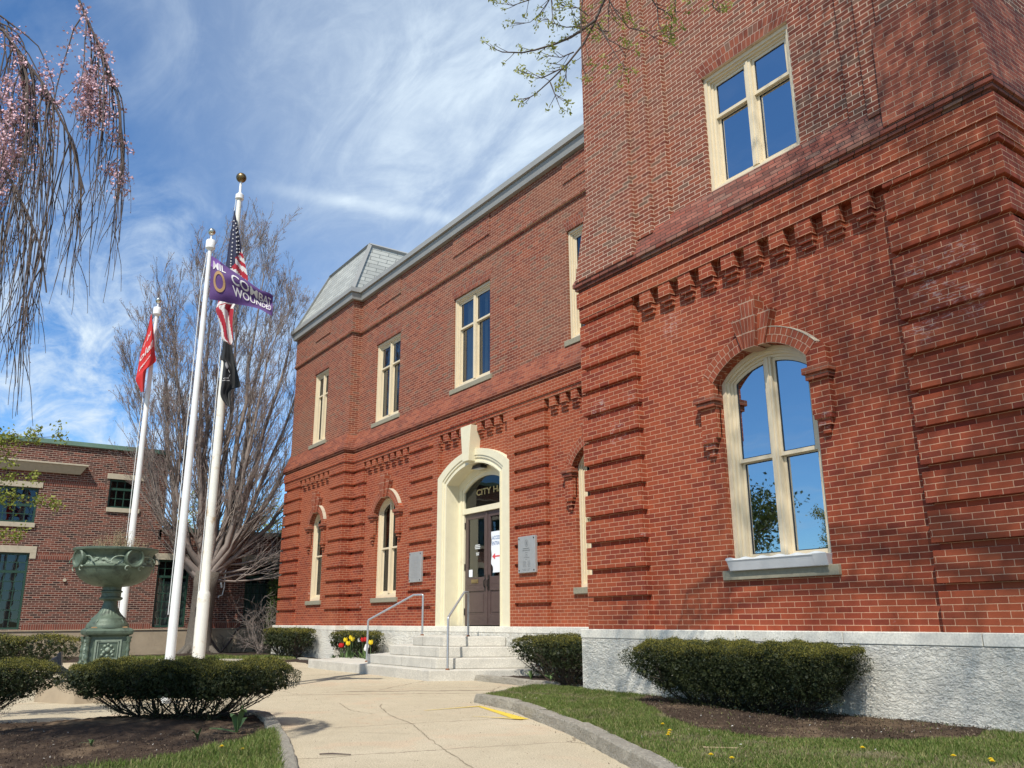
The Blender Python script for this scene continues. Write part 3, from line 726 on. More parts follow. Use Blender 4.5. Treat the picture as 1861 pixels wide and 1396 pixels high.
# upper frieze of the main front
for (x0, x1, Y, e) in ((-23.89, -10.1, MY, (0, 0)), (-28.83, -23.92, BY, (1, 1))):
    sweep('frieze_course', m_brick_up, x0, x1, [(Y+.02, 11.2), (Y-.030, 11.2), (Y-.030, Z(135)), (Y-.060, Z(135)), (Y-.060, Z(134)), (Y-.025, Z(134)), (Y-.025, Z(133.2)), (Y+.02, Z(133.2))], e)
for x0, x1, Y in ((-22.75, -21.15, MY), (-18.12, -16.32, MY), (-13.3, -11.6, MY), (-27.0, -25.7, BY)):
    mb = MB(); mb.box(x0, x1, Y-.055, Y-.02, 10.56, 11.12); mb.build('frieze_panel', m_brick_up, hall, bevel=.003)

# ---- metal fascia and the mansard over the end bay
for (x0, x1, Y, e) in ((-23.74, -10.06, MY, (0, 0)), (-28.55, -24.20, BY, (1, 1))):
    sweep('fascia', m_metal_roof, x0, x1, [(Y+.3, 11.60), (Y-.23, 11.52), (Y-.23, 11.375), (Y-.16, 11.365), (Y-.16, 11.345), (Y-.175, 11.34), (Y-.14, 11.15), (Y-.02, 11.145)], e)
mz0, mz1 = 11.55, 13.45
Pb = [(-28.85, 10.28), (-23.85, 10.28), (-23.85, 16.5), (-28.85, 16.5)]; Pt = [(-27.72, 11.05), (-24.38, 11.05), (-24.38, 15.7), (-27.72, 15.7)]
mb = MB(); mb.hexa([(x, y, mz0) for x, y in Pb]+[(x, y, mz1) for x, y in Pt]); mb.build('mansard_roof', m_shingle, hall)
mb = MB()
for i in range(4):
    a = Vector((*Pb[i], mz0)); b_ = Vector((*Pt[i], mz1)); mb.tube([a, b_], .085, 4)
for i in range(4):
    a = Vector((*Pt[i], mz1+.03)); b_ = Vector((*Pt[(i+1) % 4], mz1+.03)); mb.tube([a, b_], .075, 4)
mb.build('roof_trim', m_metal_roof, hall)
mb = MB(); mb.prism_z([(x*.985-.385, y) for x, y in Pt], mz1-.01, mz1+.06); 
mb = MB(); mb.box(Pt[0][0], Pt[1][0], Pt[0][1], Pt[2][1], mz1, mz1+.05); mb.build('roof_top', m_metal_roof, hall)

# ---- granite base
def base(x0, x1, Y, z0, wrap, endR, endL=0):
    mb = MB(); mb.box(x0-.10*endL, x1+.10*endR, Y-.20, Y+wrap, z0, .87); mb.build('granite_base', m_granite, hall, bevel=.012)
    mb = MB()
    xs = np.arange(x0-.11*endL, x1+.12*endR, 1.52).tolist()+[x1+.12*endR]
    for a, b_ in zip(xs[:-1], xs[1:]): mb.box(a+.004, b_-.004, Y-.206, Y+wrap, .872, 1.0)
    mb.build('granite_cap', m_granite_cap, hall, bevel=.008)
base(-10.33, -3.47, TY, -.3, 5.0, 1, 1); base(-23.80, -10.44, MY, -.3, .3, 0); base(-28.90, -23.84, BY, -.3, 9.0, 1, 1)

# ---- arched hoods: ring, ears, impost blocks, pendants, keystone
def hood(x0, x1, spring, rise, Y, p=.10, tk=.215, leg=.27):
    xc, R, zc = arc_of(x0, x1, spring, rise); n = 28
    a0 = math.asin((x1-xc)/R); mb = MB(); Ri, Ro = R, R+tk
    A = [(-a0+2*a0*i/n) for i in range(n+1)]
    inn = [(xc+Ri*math.sin(a), zc+Ri*math.cos(a)) for a in A]; outr = [(xc+Ro*math.sin(a), zc+Ro*math.cos(a)) for a in A]
    uvI = [(R*a, 0) for a in A]; uvO = [(R*a, .21) for a in A]
    yf = Y-p
    mb.strip([(q[0], yf, q[1]) for q in inn], [(q[0], yf, q[1]) for q in outr], uvI, uvO)
    mb.strip([(q[0], yf, q[1]) for q in inn], [(q[0], Y+.25, q[1]) for q in inn], uvI, [(u, .35) for u, v in uvI])
    mb.strip([(q[0], yf, q[1]) for q in outr], [(q[0], Y+.01, q[1]) for q in outr], uvO, [(u, .31) for u, v in uvO])
    for q, r in ((inn[0], outr[0]), (inn[-1], outr[-1])):
        mb.face([(q[0], yf, q[1]), (r[0], yf, r[1]), (r[0], Y, r[1]), (q[0], Y, q[1])], [(0, 0), (0, .2), (.1, .2), (.1, 0)])
    h = mb.build('arch_hood', m_brick_arch, hall)
    # mortar wash on the right shoulder
    mw = MB(); k = int(n*.62); B = outr[k:]; mw.strip([(q[0], yf-.004, q[1]+.002) for q in B], [(q[0], Y, q[1]+.014) for q in B])
    mw.strip([(q[0], yf-.004, q[1]+.002) for q in B], [(q[0], yf-.004, q[1]-.008) for q in B]); mw.build('mortar_wash', m_lime, h)
    # ears and legs
    for s, q, r in ((-1, inn[0], outr[0]), (1, inn[-1], outr[-1])):
        e = MB(); xi = x0 if s < 0 else x1; xo = xi+s*leg; xr = r[0]
        poly = [(xi, q[1]), (xi, Z(43)), (xo, Z(43)), (xo, r[1]-.06), (xr, r[1])]
        if s < 0: poly = poly[::-1]
        e.prism_y(poly, yf+.006, Y+.02)
        e.box(min(xi, xo), max(xi, xo), yf+.02, Y+.02, Z(37), Z(43)-.001)
        e.build('hood_leg', m_brick, hall)
        b = MB(); b.box(min(xi+s*-.05, xo+s*.06), max(xi+s*-.05, xo+s*.06), yf-.055, Y+.02, Z(44.4), Z(45.6))
        b.box(min(xi+s*-.02, xo+s*.03), max(xi+s*-.02, xo+s*.03), yf-.028, Y+.02, Z(43.3), Z(44.4)-.001)
        b.build('impost_block', m_brick_band, hall, bevel=.004)
        d = MB(); xm = (xi+xo)/2+s*.01
        d.box(xm-.115, xm+.115, yf+.0, Y+.02, Z(36), Z(37.2)); d.box(xm-.085, xm+.085, yf+.025, Y+.02, Z(34.8), Z(36)-.001); d.box(xm-.05, xm+.05, yf+.055, Y+.02, Z(33.4), Z(34.8)-.001)
        d.build('pendant', m_brick, hall, bevel=.004)
    # keystone: a wide low wedge and a narrower tall one standing out from it
    ztop = spring+rise
    def wedge(wb, wt, z0, z1, yk, off=0.0):
        k = MB(); n = max(2, round(wt/.07))
        b0 = [(xc+off-wb/2+wb*i/n, z0) for i in range(n+1)]; t0 = [(xc+off-wt/2+wt*i/n, z1) for i in range(n+1)]
        k.strip([(a[0], yk, a[1]) for a in b0], [(a[0], yk, a[1]) for a in t0], [(.0762*i, 0) for i in range(n+1)], [(.0762*i, (z1-z0)*.5) for i in range(n+1)])
        for a, b_ in ((b0[0], t0[0]), (b0[-1], t0[-1])):
            k.face([(a[0], yk, a[1]), (b_[0], yk, b_[1]), (b_[0], Y, b_[1]), (a[0], Y, a[1])], [(0, 0), (0, z1-z0), (.0762, z1-z0), (.0762, 0)])
        k.face([(b0[0][0], yk, z0), (b0[-1][0], yk, z0), (b0[-1][0], Y+.05, z0), (b0[0][0], Y+.05, z0)])
        k.face([(t0[0][0], yk, z1), (t0[-1][0], yk, z1), (t0[-1][0], Y, z1), (t0[0][0], Y, z1)])
        return k
    wide = (x1-x0) > 1.4
    wedge(.36, .66, ztop-.03, ztop+.42, Y-p-.040).build('keystone', m_brick_arch, hall)
    wedge(.17, .27, ztop-.05, ztop+.64, Y-p-.100).build('keystone', m_brick_arch, hall)
hood(tow_lo['x0'], tow_lo['x1'], tow_lo['spring'], tow_lo['rise'], TY)
for o in mlo: hood(o['x0'], o['x1'], o['spring'], o['rise'], MY, leg=.25)
hood(blo['x0'], blo['x1'], blo['spring'], blo['rise'], BY, leg=.22)
# flat and shallow arches of upright bricks over the upper windows
def flat_arch(x0, x1, z, Y, rise, h, mat):
    n = 30; mb = MB(); fan = .13; A = []; B = []; ua = []; ub = []
    for i in range(n+1):
        t = i/n; cz = rise*(1-(2*t-1)**2); A.append((x0+(x1-x0)*t, Y-.004, z+.003)); B.append((x0-fan+(x1-x0+2*fan)*t, Y-.004, z+h+cz))
        ua.append((t*(x1-x0), 0)); ub.append((t*(x1-x0), h))
    mb.strip(A, B, ua, ub); mb.build('flat_arch', mat, hall)
m_arch_up = brick_mat('brick_arch_upper', OLD, (.46, .33, .25), ms=.004, uv=True, bw=.0762, ch=.105)
flat_arch(tow_up['x0'], tow_up['x1'], tow_up['spring'], TY, .10, .22, m_arch_up)
for o in mup: flat_arch(o['x0'], o['x1'], o['spring'], MY, .02, .27, m_arch_up)
flat_arch(bup['x0'], bup['x1'], bup['spring'], BY, .02, .27, m_arch_up)

# ---- windows
def win(o, Y, zm, **k): return window(o['x0'], o['x1'], o['z0'], o['spring'], o.get('rise', 0), Y, zm, **k)
win(tow_lo, TY, 3.16, glass=m_glass_tow, casing=.135, depth=.13)
win(tow_up, TY, 8.36, glass=m_glass_tow, casing=.12, depth=.10, sill=False)
win(mlo[0], MY, 3.10, glass=m_glass_dark, casing=.12, depth=.12, curtain=[(.05, .30), (.62, .74)])
win(mlo[1], MY, 3.10, glass=m_glass_dark, casing=.12, depth=.12)
win(mup[0], MY, 8.55, casing=.13, depth=.10, curtain=[(0.0, .28), (.55, .72)])
win(mup[1], MY, 8.50, casing=.13, depth=.10, curtain=[(.0, .22), (.25, .46), (.60, .66)])
win(mup[2], MY, 8.50, casing=.13, depth=.10)
win(blo, BY, 3.12, cols=1, glass=m_glass_dark, casing=.12, depth=.12, curtain=[(.0, .35)])
win(bup, BY, 8.55, cols=2, glass=m_glass_dark, casing=.13, depth=.10, curtain=[(.0, .95)])

# ---- doorway
def arch_ring(mb, hw_o, hw_i, zsp_o, rise_o, zsp_i, rise_i, y0, y1, mi=0, n=24):
    def path(hw, sp_, rise):
        xc, R, zc = arc_of(DX-hw, DX+hw, sp_, rise)
        return [(DX-hw, 1.0)]+[(DX-hw+2*hw*i/n, arcz(DX-hw+2*hw*i/n, xc, R, zc)) for i in range(n+1)]+[(DX+hw, 1.0)]
    O = path(hw_o, zsp_o, rise_o); I = path(hw_i, zsp_i, rise_i)
    f = lambda P, y: [(p[0], y, p[1]) for p in P]
    mb.strip(f(O, y0), f(I, y0)); mb.strip(f(I, y0), f(I, y1)); mb.strip(f(O, y1), f(O, y0))
mb = MB()
arch_ring(mb, 1.60, 1.36, 4.60, .50, 4.50, .45, 10.565, 10.80)
arch_ring(mb, 1.36, 1.30, 4.50, .45, 4.46, .43, 10.585, 10.80)
arch_ring(mb, 1.30, 1.22, 4.46, .43, 4.41, .40, 10.610, 10.80)
arch_ring(mb, 1.22, 1.19, 4.41, .40, 4.385, .385, 10.590, 10.98)
arch_ring(mb, 1.19, 1.06, 4.385, .385, 4.27, .34, 10.955, 11.02)
sur = mb.build('door_surround', m_cream, hall)
mb = MB(); mb.prism_y([(DX-.135, 4.80), (DX+.135, 4.80), (DX+.235, 5.66), (DX-.235, 5.66)], 10.40, 10.75)
mb.build('keystone', m_cream, hall, bevel=.008, label='cream painted keystone over the doorway')
mb = MB(); arch_ring(mb, 1.06, .99, 4.27, .34, 4.20, .31, 10.985, 11.06)
mb.box(DX-1.05, DX+1.05, 10.975, 11.06, 3.66, 3.79); mb.build('door_frame', m_cream, hall)
xc, R, zc = arc_of(DX-1.0, DX+1.0, 4.21, .31)
mb = MB(); X = [DX-1.0+2.0*i/20 for i in range(21)]
mb.face([(DX-1.0, 11.03, 3.78), (DX+1.0, 11.03, 3.78)]+[(x, 11.03, arcz(x, xc, R, zc)) for x in reversed(X)])
tr = mb.build('transom_window', m_glass_dark, hall)
text_on('lettering', 'CITY HALL', lambda u, v: (DX-.47+u, 11.02, 4.07+v), m_gold_leaf, tr, .150, 1.46)
# double doors
for s in (-1, 1):
    x0 = DX-.985 if s < 0 else DX+.005; x1 = x0+.98; y = 11.03
    mb = MB(); st = .125; zg0, zg1 = 2.12, 3.52
    mb.box(x0, x0+st, y, y+.05, 1.02, 3.655); mb.box(x1-st, x1, y, y+.05, 1.02, 3.655)
    for a, b_ in ((1.02, 1.26), (1.80, 1.86), (1.94, zg0), (zg1, 3.655)): mb.box(x0+st, x1-st, y, y+.05, a, b_)
    mb.box(x0+st, x1-st, y+.02, y+.045, 1.26, 1.80); mb.box(x0+st, x1-st, y+.004, y+.045, 1.86, 1.94)
    mb.box(x0+st+.05, x1-st-.05, y+.010, y+.022, 1.31, 1.75)
    if s < 0: mb.box(x1-.035, x1+.035, y-.018, y-.001, 1.03, 3.64)
    d = mb.build('door', m_door, hall, bevel=.004)
    mb = MB(); mb.face([(x0+st, y+.03, zg0), (x1-st, y+.03, zg0), (x1-st, y+.03, zg1), (x0+st, y+.03, zg1)]); mb.build('pane', m_glass, d)
    xh = x1-.055 if s < 0 else x0+.075
    mb = MB(); mb.tube([(xh, y-.01, 1.86), (xh, y-.055, 1.90), (xh, y-.06, 2.02), (xh, y-.012, 2.08)], .013, 8); mb.box(xh-.03, xh+.03, y-.012, y-.001, 1.80, 2.16); mb.build('handle', m_iron, d)
    if s < 0:
        mb = MB(); mb.box(x0+.30, x0+.60, y-.012, y-.001, 1.985, 2.075); mb.box(x0+.33, x0+.57, y-.022, y-.0125, 2.01, 2.05); mb.build('mail_slot', m_brass, d)
        for k, (zz, w) in enumerate(((2.87, .20), (2.83, .24), (2.79, .22), (2.68, .14), (2.64, .12))):
            mb = MB(); mb.box(x0+.52-w/2, x0+.52+w/2, y+.024, y+.027, zz, zz+.022); mb.build('opening_hours', m_etch, d)
        for zz in (1.25, 2.3, 3.3):
            mb = MB(); mb.tube([(x0-.008, y-.012, zz), (x0-.008, y-.012, zz+.16)], .014, 8); mb.build('hinge', m_iron, d)
# lobby behind the glass
mb = MB(); mb.box(DX-1.6, DX+1.6, 12.9, 12.95, .9, 4.8); mb.box(DX-1.6, DX-1.55, 11.08, 12.9, .9, 4.8); mb.box(DX+1.55, DX+1.6, 11.08, 12.9, .9, 4.8); mb.box(DX-1.6, DX+1.6, 11.08, 12.9, 4.75, 4.8); mb.box(DX-1.6, DX+1.6, 11.08, 12.9, .9, .99)
mb.build('lobby', simple('lobby_paint', (.22, .22, .17), .8, var=.1, nscale=2), hall)
mb = MB(); mb.box(DX-1.35, DX+1.35, 10.55, 11.10, .80, .999); mb.build('threshold', m_granite_cap, hall)

# ---- things fixed on or standing at the front
pa = thing('paper_notice', 'white paper notice with blue words and red arrow taped inside right door glass', 'notice', (DX+.5, 11.03, 2.2))
mb = MB(); n = 14
L_ = [(DX+.15+.012*math.sin(i*1.3)+(.06 if i < 3 else 0), 2.20+i*.95/n) for i in range(n+1)]
mb.strip([(a, 11.052, z) for a, z in L_], [(DX+.80, 11.052, z) for a, z in L_]); mb.build('sheet', m_paper, pa)
text_on('lettering', 'ACCESSIBLE', lambda u, v: (DX+.18+u, 11.050, 2.96+v), m_ink, pa, .085, .58)
text_on('lettering', 'ENTRANCE', lambda u, v: (DX+.18+u, 11.050, 2.83+v), m_ink, pa, .085, .52)
mb = MB(); mb.box(DX+.28, DX+.62, 11.048, 11.0505, 2.555, 2.585); mb.prism_y([(DX+.19, 2.57), (DX+.31, 2.50), (DX+.31, 2.64)], 11.046, 11.0505); mb.build('arrow', m_red_ink, pa)
pb = MB(); pb.box(DX-.84, DX-.68, 11.050, 11.052, 2.14, 2.31); tag(pb.build('door_card', m_paper), 'small white card taped low inside left door glass', 'card')
pl = thing('porch_light', 'flat black lamp hanging under the cream doorway arch', 'light', (DX, 10.8, 4.77))
mb = MB(); mb.hexa([(DX-.21, 10.70, 4.66), (DX+.21, 10.70, 4.66), (DX+.17, 10.92, 4.67), (DX-.17, 10.92, 4.67), (DX-.17, 10.72, 4.745), (DX+.17, 10.72, 4.745), (DX+.15, 10.90, 4.745), (DX-.15, 10.90, 4.745)]); mb.build('housing', m_black, pl)
mb = MB(); mb.box(DX-.15, DX+.15, 10.72, 10.88, 4.652, 4.659); mb.build('lens', m_alum, pl)
mb = MB(); mb.tube([(DX+.16, 10.82, 4.72), (DX+.42, 10.80, 4.70), (DX+.52, 10.80, 4.69)], .012, 6); mb.build('conduit', m_black, pl)

def plaque(x0, x1, z0, z1, label, engraved):
    y = MY-.12; t = thing('plaque', label, 'plaque', ((x0+x1)/2, y, z0))
    mb = MB(); mb.box(x0, x1, y-.055, y+.01, z0, z1); mb.build('plate', m_lead, t, bevel=.006)
    for px, pz in ((x0+.045, z0+.05), (x1-.045, z0+.05), (x0+.045, z1-.05), (x1-.045, z1-.05)):
        mb = MB(); mb.tube([(px, y-.056, pz), (px, y-.066, pz)], .014, 10); mb.build('bolt', m_iron, t)
    w = x1-x0; xc = (x0+x1)/2
    rng = random.Random(5)
    if engraved:
        mb = MB(); n = 24
        for r0, r1 in ((.075, .066), (.050, .045)):
            P = [(xc+r0*math.cos(2*math.pi*i/n)*.8, y-.0565, z1-.15+r0*math.sin(2*math.pi*i/n)) for i in range(n)]
            Q = [(xc+r1*math.cos(2*math.pi*i/n)*.8, y-.0565, z1-.15+r1*math.sin(2*math.pi*i/n)) for i in range(n)]
            mb.strip(P, Q, closed=True)
        mb.box(xc-.014, xc+.014, y-.058, y-.0562, z1-.18, z1-.12); mb.build('city_seal', m_engrave, t)
        mb = MB()
        rows = [(z1-.27, .42, .020), (z1-.31, .46, .020), (z1-.355, .16, .014), (z1-.39, .10, .012), (z1-.42, .22, .010), (z1-.455, .34, .012), (z1-.49, .14, .010)]
        rows += [(z1-.53-.022*i, .44, .008) for i in range(6)]+[(z0+.07, .50, .008), (z0+.045, .40, .008)]
        for z, ww, hh in rows:
            X = xc-ww*w/.66/2*.66; X1 = xc+ww*w/2; X = xc-ww*w/2
            while X < X1:
                d = rng.uniform(.008, .030); 
                if X+d < X1 and not (hh == .008 and abs(X-xc) < .03): mb.box(X, X+d, y-.0568, y-.0562, z, z+hh)
                X += d+.007
        mb.build('engraving', m_engrave, t)
    else:
        mb = MB(); 
        for i in range(9): 
            z = z1-.15-i*.062; ww = rng.uniform(.3, .6)*w; mb.box(xc-ww/2, xc+ww/2, y-.0567, y-.0562, z, z+.010)
        mb.build('engraving', m_steel, t)
    return t
plaque(-14.98, -14.36, 2.09, 2.85, 'grey bolted plaque with round seal and engraved lines right of the doorway', True)
plaque(-19.93, -19.28, 2.08, 2.84, 'plain pale grey bolted plaque left of the doorway', False)

# tray on the tower sill
tb = MB(); tb.hexa([(-7.50, 8.60, 1.73), (-6.07, 8.60, 1.73), (-6.07, 8.78, 1.73), (-7.50, 8.78, 1.73), (-7.53, 8.57, 1.87), (-6.04, 8.57, 1.87), (-6.04, 8.78, 1.87), (-7.53, 8.78, 1.87)])
tb2 = thing('window_tray', 'long white metal tray standing on the sill of the large tower window', 'tray', (-6.8, 8.68, 1.745))
tb.build('box', m_alum, tb2, bevel=.006)
mb = MB(); n = 40; A = [(-7.53+1.49*i/n, 8.563, 1.888+.010*math.sin(i*.9)) for i in range(n+1)]; B = [(p[0], 8.563, 1.862) for p in A]; mb.strip(A, B); mb.build('lip', m_white, tb2)
mb = MB(); mb.hexa([(-6.22, 8.594, 1.735), (-6.03, 8.594, 1.735), (-6.03, 8.60, 1.735), (-6.22, 8.60, 1.735), (-6.22, 8.560, 1.872), (-6.03, 8.560, 1.872), (-6.03, 8.567, 1.872), (-6.22, 8.567, 1.872)]); mb.build('end_plate', m_alum, tb2)

# granite steps
def octo(xl, xr, yf, wl, wr, wall=10.48): return [(wl, wall), (xl, yf), (xr, yf), (wr, wall)]
SC = DX
stp = thing('entrance_steps', 'worn grey granite steps with angled sides under the doorway', 'steps', (-16.9, 9.6, 0))
levels = [(.80, .60, (-17.62, -16.25, 9.45, -18.5, -15.40)), (.60, .40, (-18.10, -15.85, 9.12, -19.0, -14.86)), (.40, .20, (-18.62, -15.45, 8.82, -19.7, -14.45)), (.20, -.1, (-21.4, -15.15, 8.50, -22.3, -13.95))]
for k, (z1, z0, a) in enumerate(levels):
    P = octo(*a); 
    # each tread is cut from long stones; the joints show on the riser
    mb = MB(); mb.prism_z(P, z0, z1-.002); mb.build('tread', m_granite_step, stp, bevel=.014)
# risers' joints
mb = MB()
for k, (z1, z0, a) in enumerate(levels[:3]):
    xl, xr, yf, wl, wr = a
    for x in (xl+(xr-xl)*(.33+.1*k), xr-.03*k-.10): mb.box(x, x+.004, yf-.0015, yf+.02, z0+.003, z1-.016)
mb.build('joint', m_iron, stp)
# handrails
for nm, pts in (('left', [(-19.16, 9.06, .20), (-19.16, 9.06, 1.15), (-18.28, 9.80, 1.72), (-18.0, 9.9, 1.72), (-18.0, 9.9, .80)]),
                ('right', [(-15.02, 8.84, .20), (-15.02, 8.84, 1.19), (-15.95, 9.78, 1.72), (-16.10, 9.98, 1.72), (-16.10, 9.98, .80)])):
    t = thing('handrail', 'bent galvanised pipe handrail on the %s side of the granite steps' % nm, 'handrail', pts[0], 'pipe handrails of the entrance steps')
    mb = MB(); P = [Vector(p) for p in pts]; Q = [P[0]]
    for i in range(1, len(P)-1):
        a = (P[i-1]-P[i]).normalized(); b_ = (P[i+1]-P[i]).normalized(); Q += [P[i]+a*.03, P[i]+(a+b_)*.008, P[i]+b_*.03]
    Q.append(P[-1]); mb.tube(Q, .024, 12); mb.build('pipe', m_steel, t, smooth=60)
    for p in (pts[0], pts[-1]):
        mb = MB(); mb.lathe([(.045, p[2]), (.04, p[2]+.012), (.028, p[2]+.03)], p, 12); mb.build('foot', m_rust, t)
# ================================================================== GROUND, KERBS
rngn = np.random.default_rng(11)
def smooth_noise(x, y, s=1.0, seed=0):
    r = np.random.default_rng(seed); z = 0
    for k in range(7):
        a = r.uniform(0, 2*np.pi); f = s*(1.3**k)*r.uniform(.8, 1.2); z = z+np.sin((x*np.cos(a)+y*np.sin(a))*f+r.uniform(0, 6.3))/(1.25**k)
    return z/3.2
def inside(px, py, poly):
    ins = np.zeros(len(px), bool); n = len(poly)
    for i in range(n):
        x0, y0 = poly[i]; x1, y1 = poly[(i+1) % n]
        c_ = ((y0 > py) != (y1 > py)) & (px < (x1-x0)*(py-y0)/((y1-y0) if y1 != y0 else 1e-9)+x0); ins ^= c_
    return ins
def flat(name, poly, z, mat, kind='structure'):
    mb = MB(); mb.face([(x, y, z) for x, y in poly]); o = mb.build(name, mat); tag(o, kind=kind); return o
mb = MB(); R0 = 900; mb.face([(R0*math.cos(a), R0*math.sin(a), -.12) for a in [i*math.pi/24 for i in range(48)]]); tag(mb.build('ground', m_far), kind='structure')
flat('path', [(-29.8, -14), (14, -14), (14, 12), (-29.8, 12)], 0.0, m_path)
def sheet(name, poly, z, mat, amp, res, mound=None, skirt=.25, seed=1):
    """bumpy sheet filling poly, its rim turned down below the path"""
    P = np.array(poly); x0, y0 = P.min(0); x1, y1 = P.max(0)
    X, Y = np.meshgrid(np.arange(x0, x1+res, res), np.arange(y0, y1+res, res), indexing='ij'); nx, ny = X.shape
    ins = inside(X.ravel(), Y.ravel(), poly).reshape(nx, ny)
    Zz = z+amp*smooth_noise(X, Y, 9, seed)+amp*.7*smooth_noise(X, Y, 28, seed+5)+amp*.5*np.random.default_rng(seed).normal(size=X.shape)
    if mound: Zz = Zz+mound(X, Y)
    Zz = np.where(ins, Zz, -.06)
    V = np.stack([X, Y, Zz], -1).reshape(-1, 3); idx = np.arange(nx*ny).reshape(nx, ny)
    F = np.stack([idx[:-1, :-1], idx[1:, :-1], idx[1:, 1:], idx[:-1, 1:]], -1).reshape(-1, 4)
    keep = ins.ravel()[F].any(1); F = F[keep]
    used, inv = np.unique(F.ravel(), return_inverse=True)
    o = np_mesh(name, V[used], inv.reshape(-1, 4), mat, None, 180); tag(o, kind='structure'); return o
lawnR = [(-10.86, 6.98), (-9.55, 6.76), (-7.22, 5.88), (-5.48, 5.08), (-4.70, 4.70), (-3.0, 3.85), (0.0, 2.2), (3.5, 1.0), (3.5, 8.6), (-10.36, 8.56), (-11.5, 8.75), (-11.45, 7.9)]
moundR = lambda X, Y: .07*np.exp(-((X+7.3)**2/2.2+(Y-7.5)**2/.35))+.03*np.exp(-((Y-8.5)/.5)**2)
sheet('lawn', lawnR, .085, m_lawn, .006, .05, moundR, seed=3)
def blob_poly(cx, cy, rx, ry, n=26, seed=0, rot=0):
    r = np.random.default_rng(seed); P = []
    for i in range(n):
        a = 2*math.pi*i/n; k = 1+.12*math.sin(3*a+seed)+.06*r.normal(); x = rx*k*math.cos(a); y = ry*k*math.sin(a)
        P.append((cx+x*math.cos(rot)-y*math.sin(rot), cy+x*math.sin(rot)+y*math.cos(rot)))
    return P
mulchR = [(-9.0, 8.45), (-8.5, 7.75), (-8.0, 7.45), (-7.0, 6.9), (-6.2, 6.55), (-5.5, 6.55), (-4.9, 6.95), (-4.5, 7.5), (-4.3, 8.05), (-4.4, 8.5)]
sheet('mulch_bed', mulchR, .105, m_mulch, .012, .035, moundR, seed=8)
bedL = [(-13.5, -3), (-12.3, -.6), (-11.75, .9), (-11.35, 1.5), (-11.38, 2.0), (-11.15, 2.9), (-10.75, 3.52), (-10.35, 3.60), (-9.6, 3.45), (-8.87, 3.22), (-7.84, 2.92), (-6.38, 2.42), (-5.0, 1.7), (-4.2, .6), (-4, -3)]
sheet('mulch_bed', bedL, .055, m_mulch, .012, .04, lambda X, Y: .05*np.exp(-((X+10.6)**2/1.2+(Y-2.3)**2/1.2)), seed=4)
grassL = [(-8.82, 3.17), (-8.45, 2.85), (-8.2, 2.62), (-8.0, 2.3), (-7.7, 2.0), (-7.45, 1.4), (-7.2, .4), (-7.0, -1), (-4, -1), (-4.2, .6), (-5.0, 1.68), (-6.38, 2.39), (-7.84, 2.89)]
sheet('lawn', grassL, .085, m_lawn, .006, .05, seed=6)
bedB = [(-21.2, 9.0), (-20.2, 9.6), (-19.9, 10.35), (-29.6, 10.35), (-31.6, 10.3), (-31.6, 1), (-29.5, 3.0), (-27.6, 5.5), (-25.3, 7.4), (-24.5, 8.7), (-24.6, 9.42)]
sheet('mulch_bed', bedB, .07, m_mulch_dark, .01, .14, lambda X, Y: .12*np.exp(-((X+28)**2+(Y-7.6)**2)/2.5), seed=9)
sheet('mulch_bed', [(-31.6, -14), (-31.6, 1.2), (-29.6, 3.0), (-26, -1), (-23, -6), (-22, -14)], .06, m_mulch_dark, .01, .3, seed=19)
sheet('mulch_bed', [(-14.85, 9.30), (-11.3, 9.22), (-10.5, 9.0), (-10.4, 10.5), (-14.3, 10.5)], .075, m_mulch_dark, .012, .06, seed=10)
grassB = [(-24.6, 8.9), (-24.62, 9.4), (-25.6, 9.2), (-27.2, 8.0), (-28.6, 5.5), (-28.2, 4.7), (-27.4, 5.4), (-25.3, 7.3)]
sheet('lawn', grassB, .10, m_lawn, .006, .12, seed=16)

def kerb(pts, w, z0, z1, seed, stone=1.15):
    """granite kerb stones along a line, the line being the top front edge; w to the left of travel"""
    r = random.Random(seed); mb = MB(); P = [Vector((x, y, 0)) for x, y in pts]
    for a, b_ in zip(P[:-1], P[1:]):
        d = b_-a; n = max(1, round(d.length/stone)); u = d.normalized(); q = Vector((-u.y, u.x, 0))
        ts = [0]+[(i+r.uniform(-.12, .12))/n for i in range(1, n)]+[1]
        for t0, t1 in zip(ts[:-1], ts[1:]):
            A = a+d*t0+u*.006; B = a+d*t1-u*.006; m = 8; lo0 = None
            h0, h1 = z1+r.uniform(-.008, .008), z1+r.uniform(-.008, .008); rows = []
            for i in range(m+1):
                s = i/m; p = A.lerp(B, s); e = 0 if 0 < i < m else .012; h = h0+(h1-h0)*s
                j = lambda k: r.uniform(-k, k)
                rows.append([tuple(p-q*(.018+j(.010))+Vector((0, 0, z0))), tuple(p-q*(.012+j(.010))+Vector((0, 0, (z0+h)*.5))), tuple(p+q*(.0+e+j(.006))+Vector((0, 0, h-.012-e))),
                             tuple(p+q*(.016+e+j(.004))+Vector((0, 0, h-e*.5+j(.003)))), tuple(p+q*(w-.016-e)+Vector((0, 0, h-e*.5+j(.003)))), tuple(p+q*(w-e)+Vector((0, 0, h-.014))), tuple(p+q*w+Vector((0, 0, z0)))])
            for i in range(m): mb.strip(rows[i], rows[i+1])
            mb.face(rows[0]); mb.face(rows[-1][::-1])
    o = mb.build('kerb', m_granite_kerb, None, smooth=38); tag(o, kind='structure'); return o
kerb([(-10.95, 6.90), (-9.62, 6.66), (-7.28, 5.78), (-5.54, 4.98), (-4.76, 4.60), (-3.0, 3.72), (0, 2.1), (3, .9)], .16, -.05, .125, 1)
kerb([(-11.62, 8.85), (-11.55, 7.9), (-10.95, 6.98)], .12, -.05, .10, 2, .9)
kerb([(-10.45, 8.62), (-11.62, 8.95)], .12, -.05, .10, 12, .9)
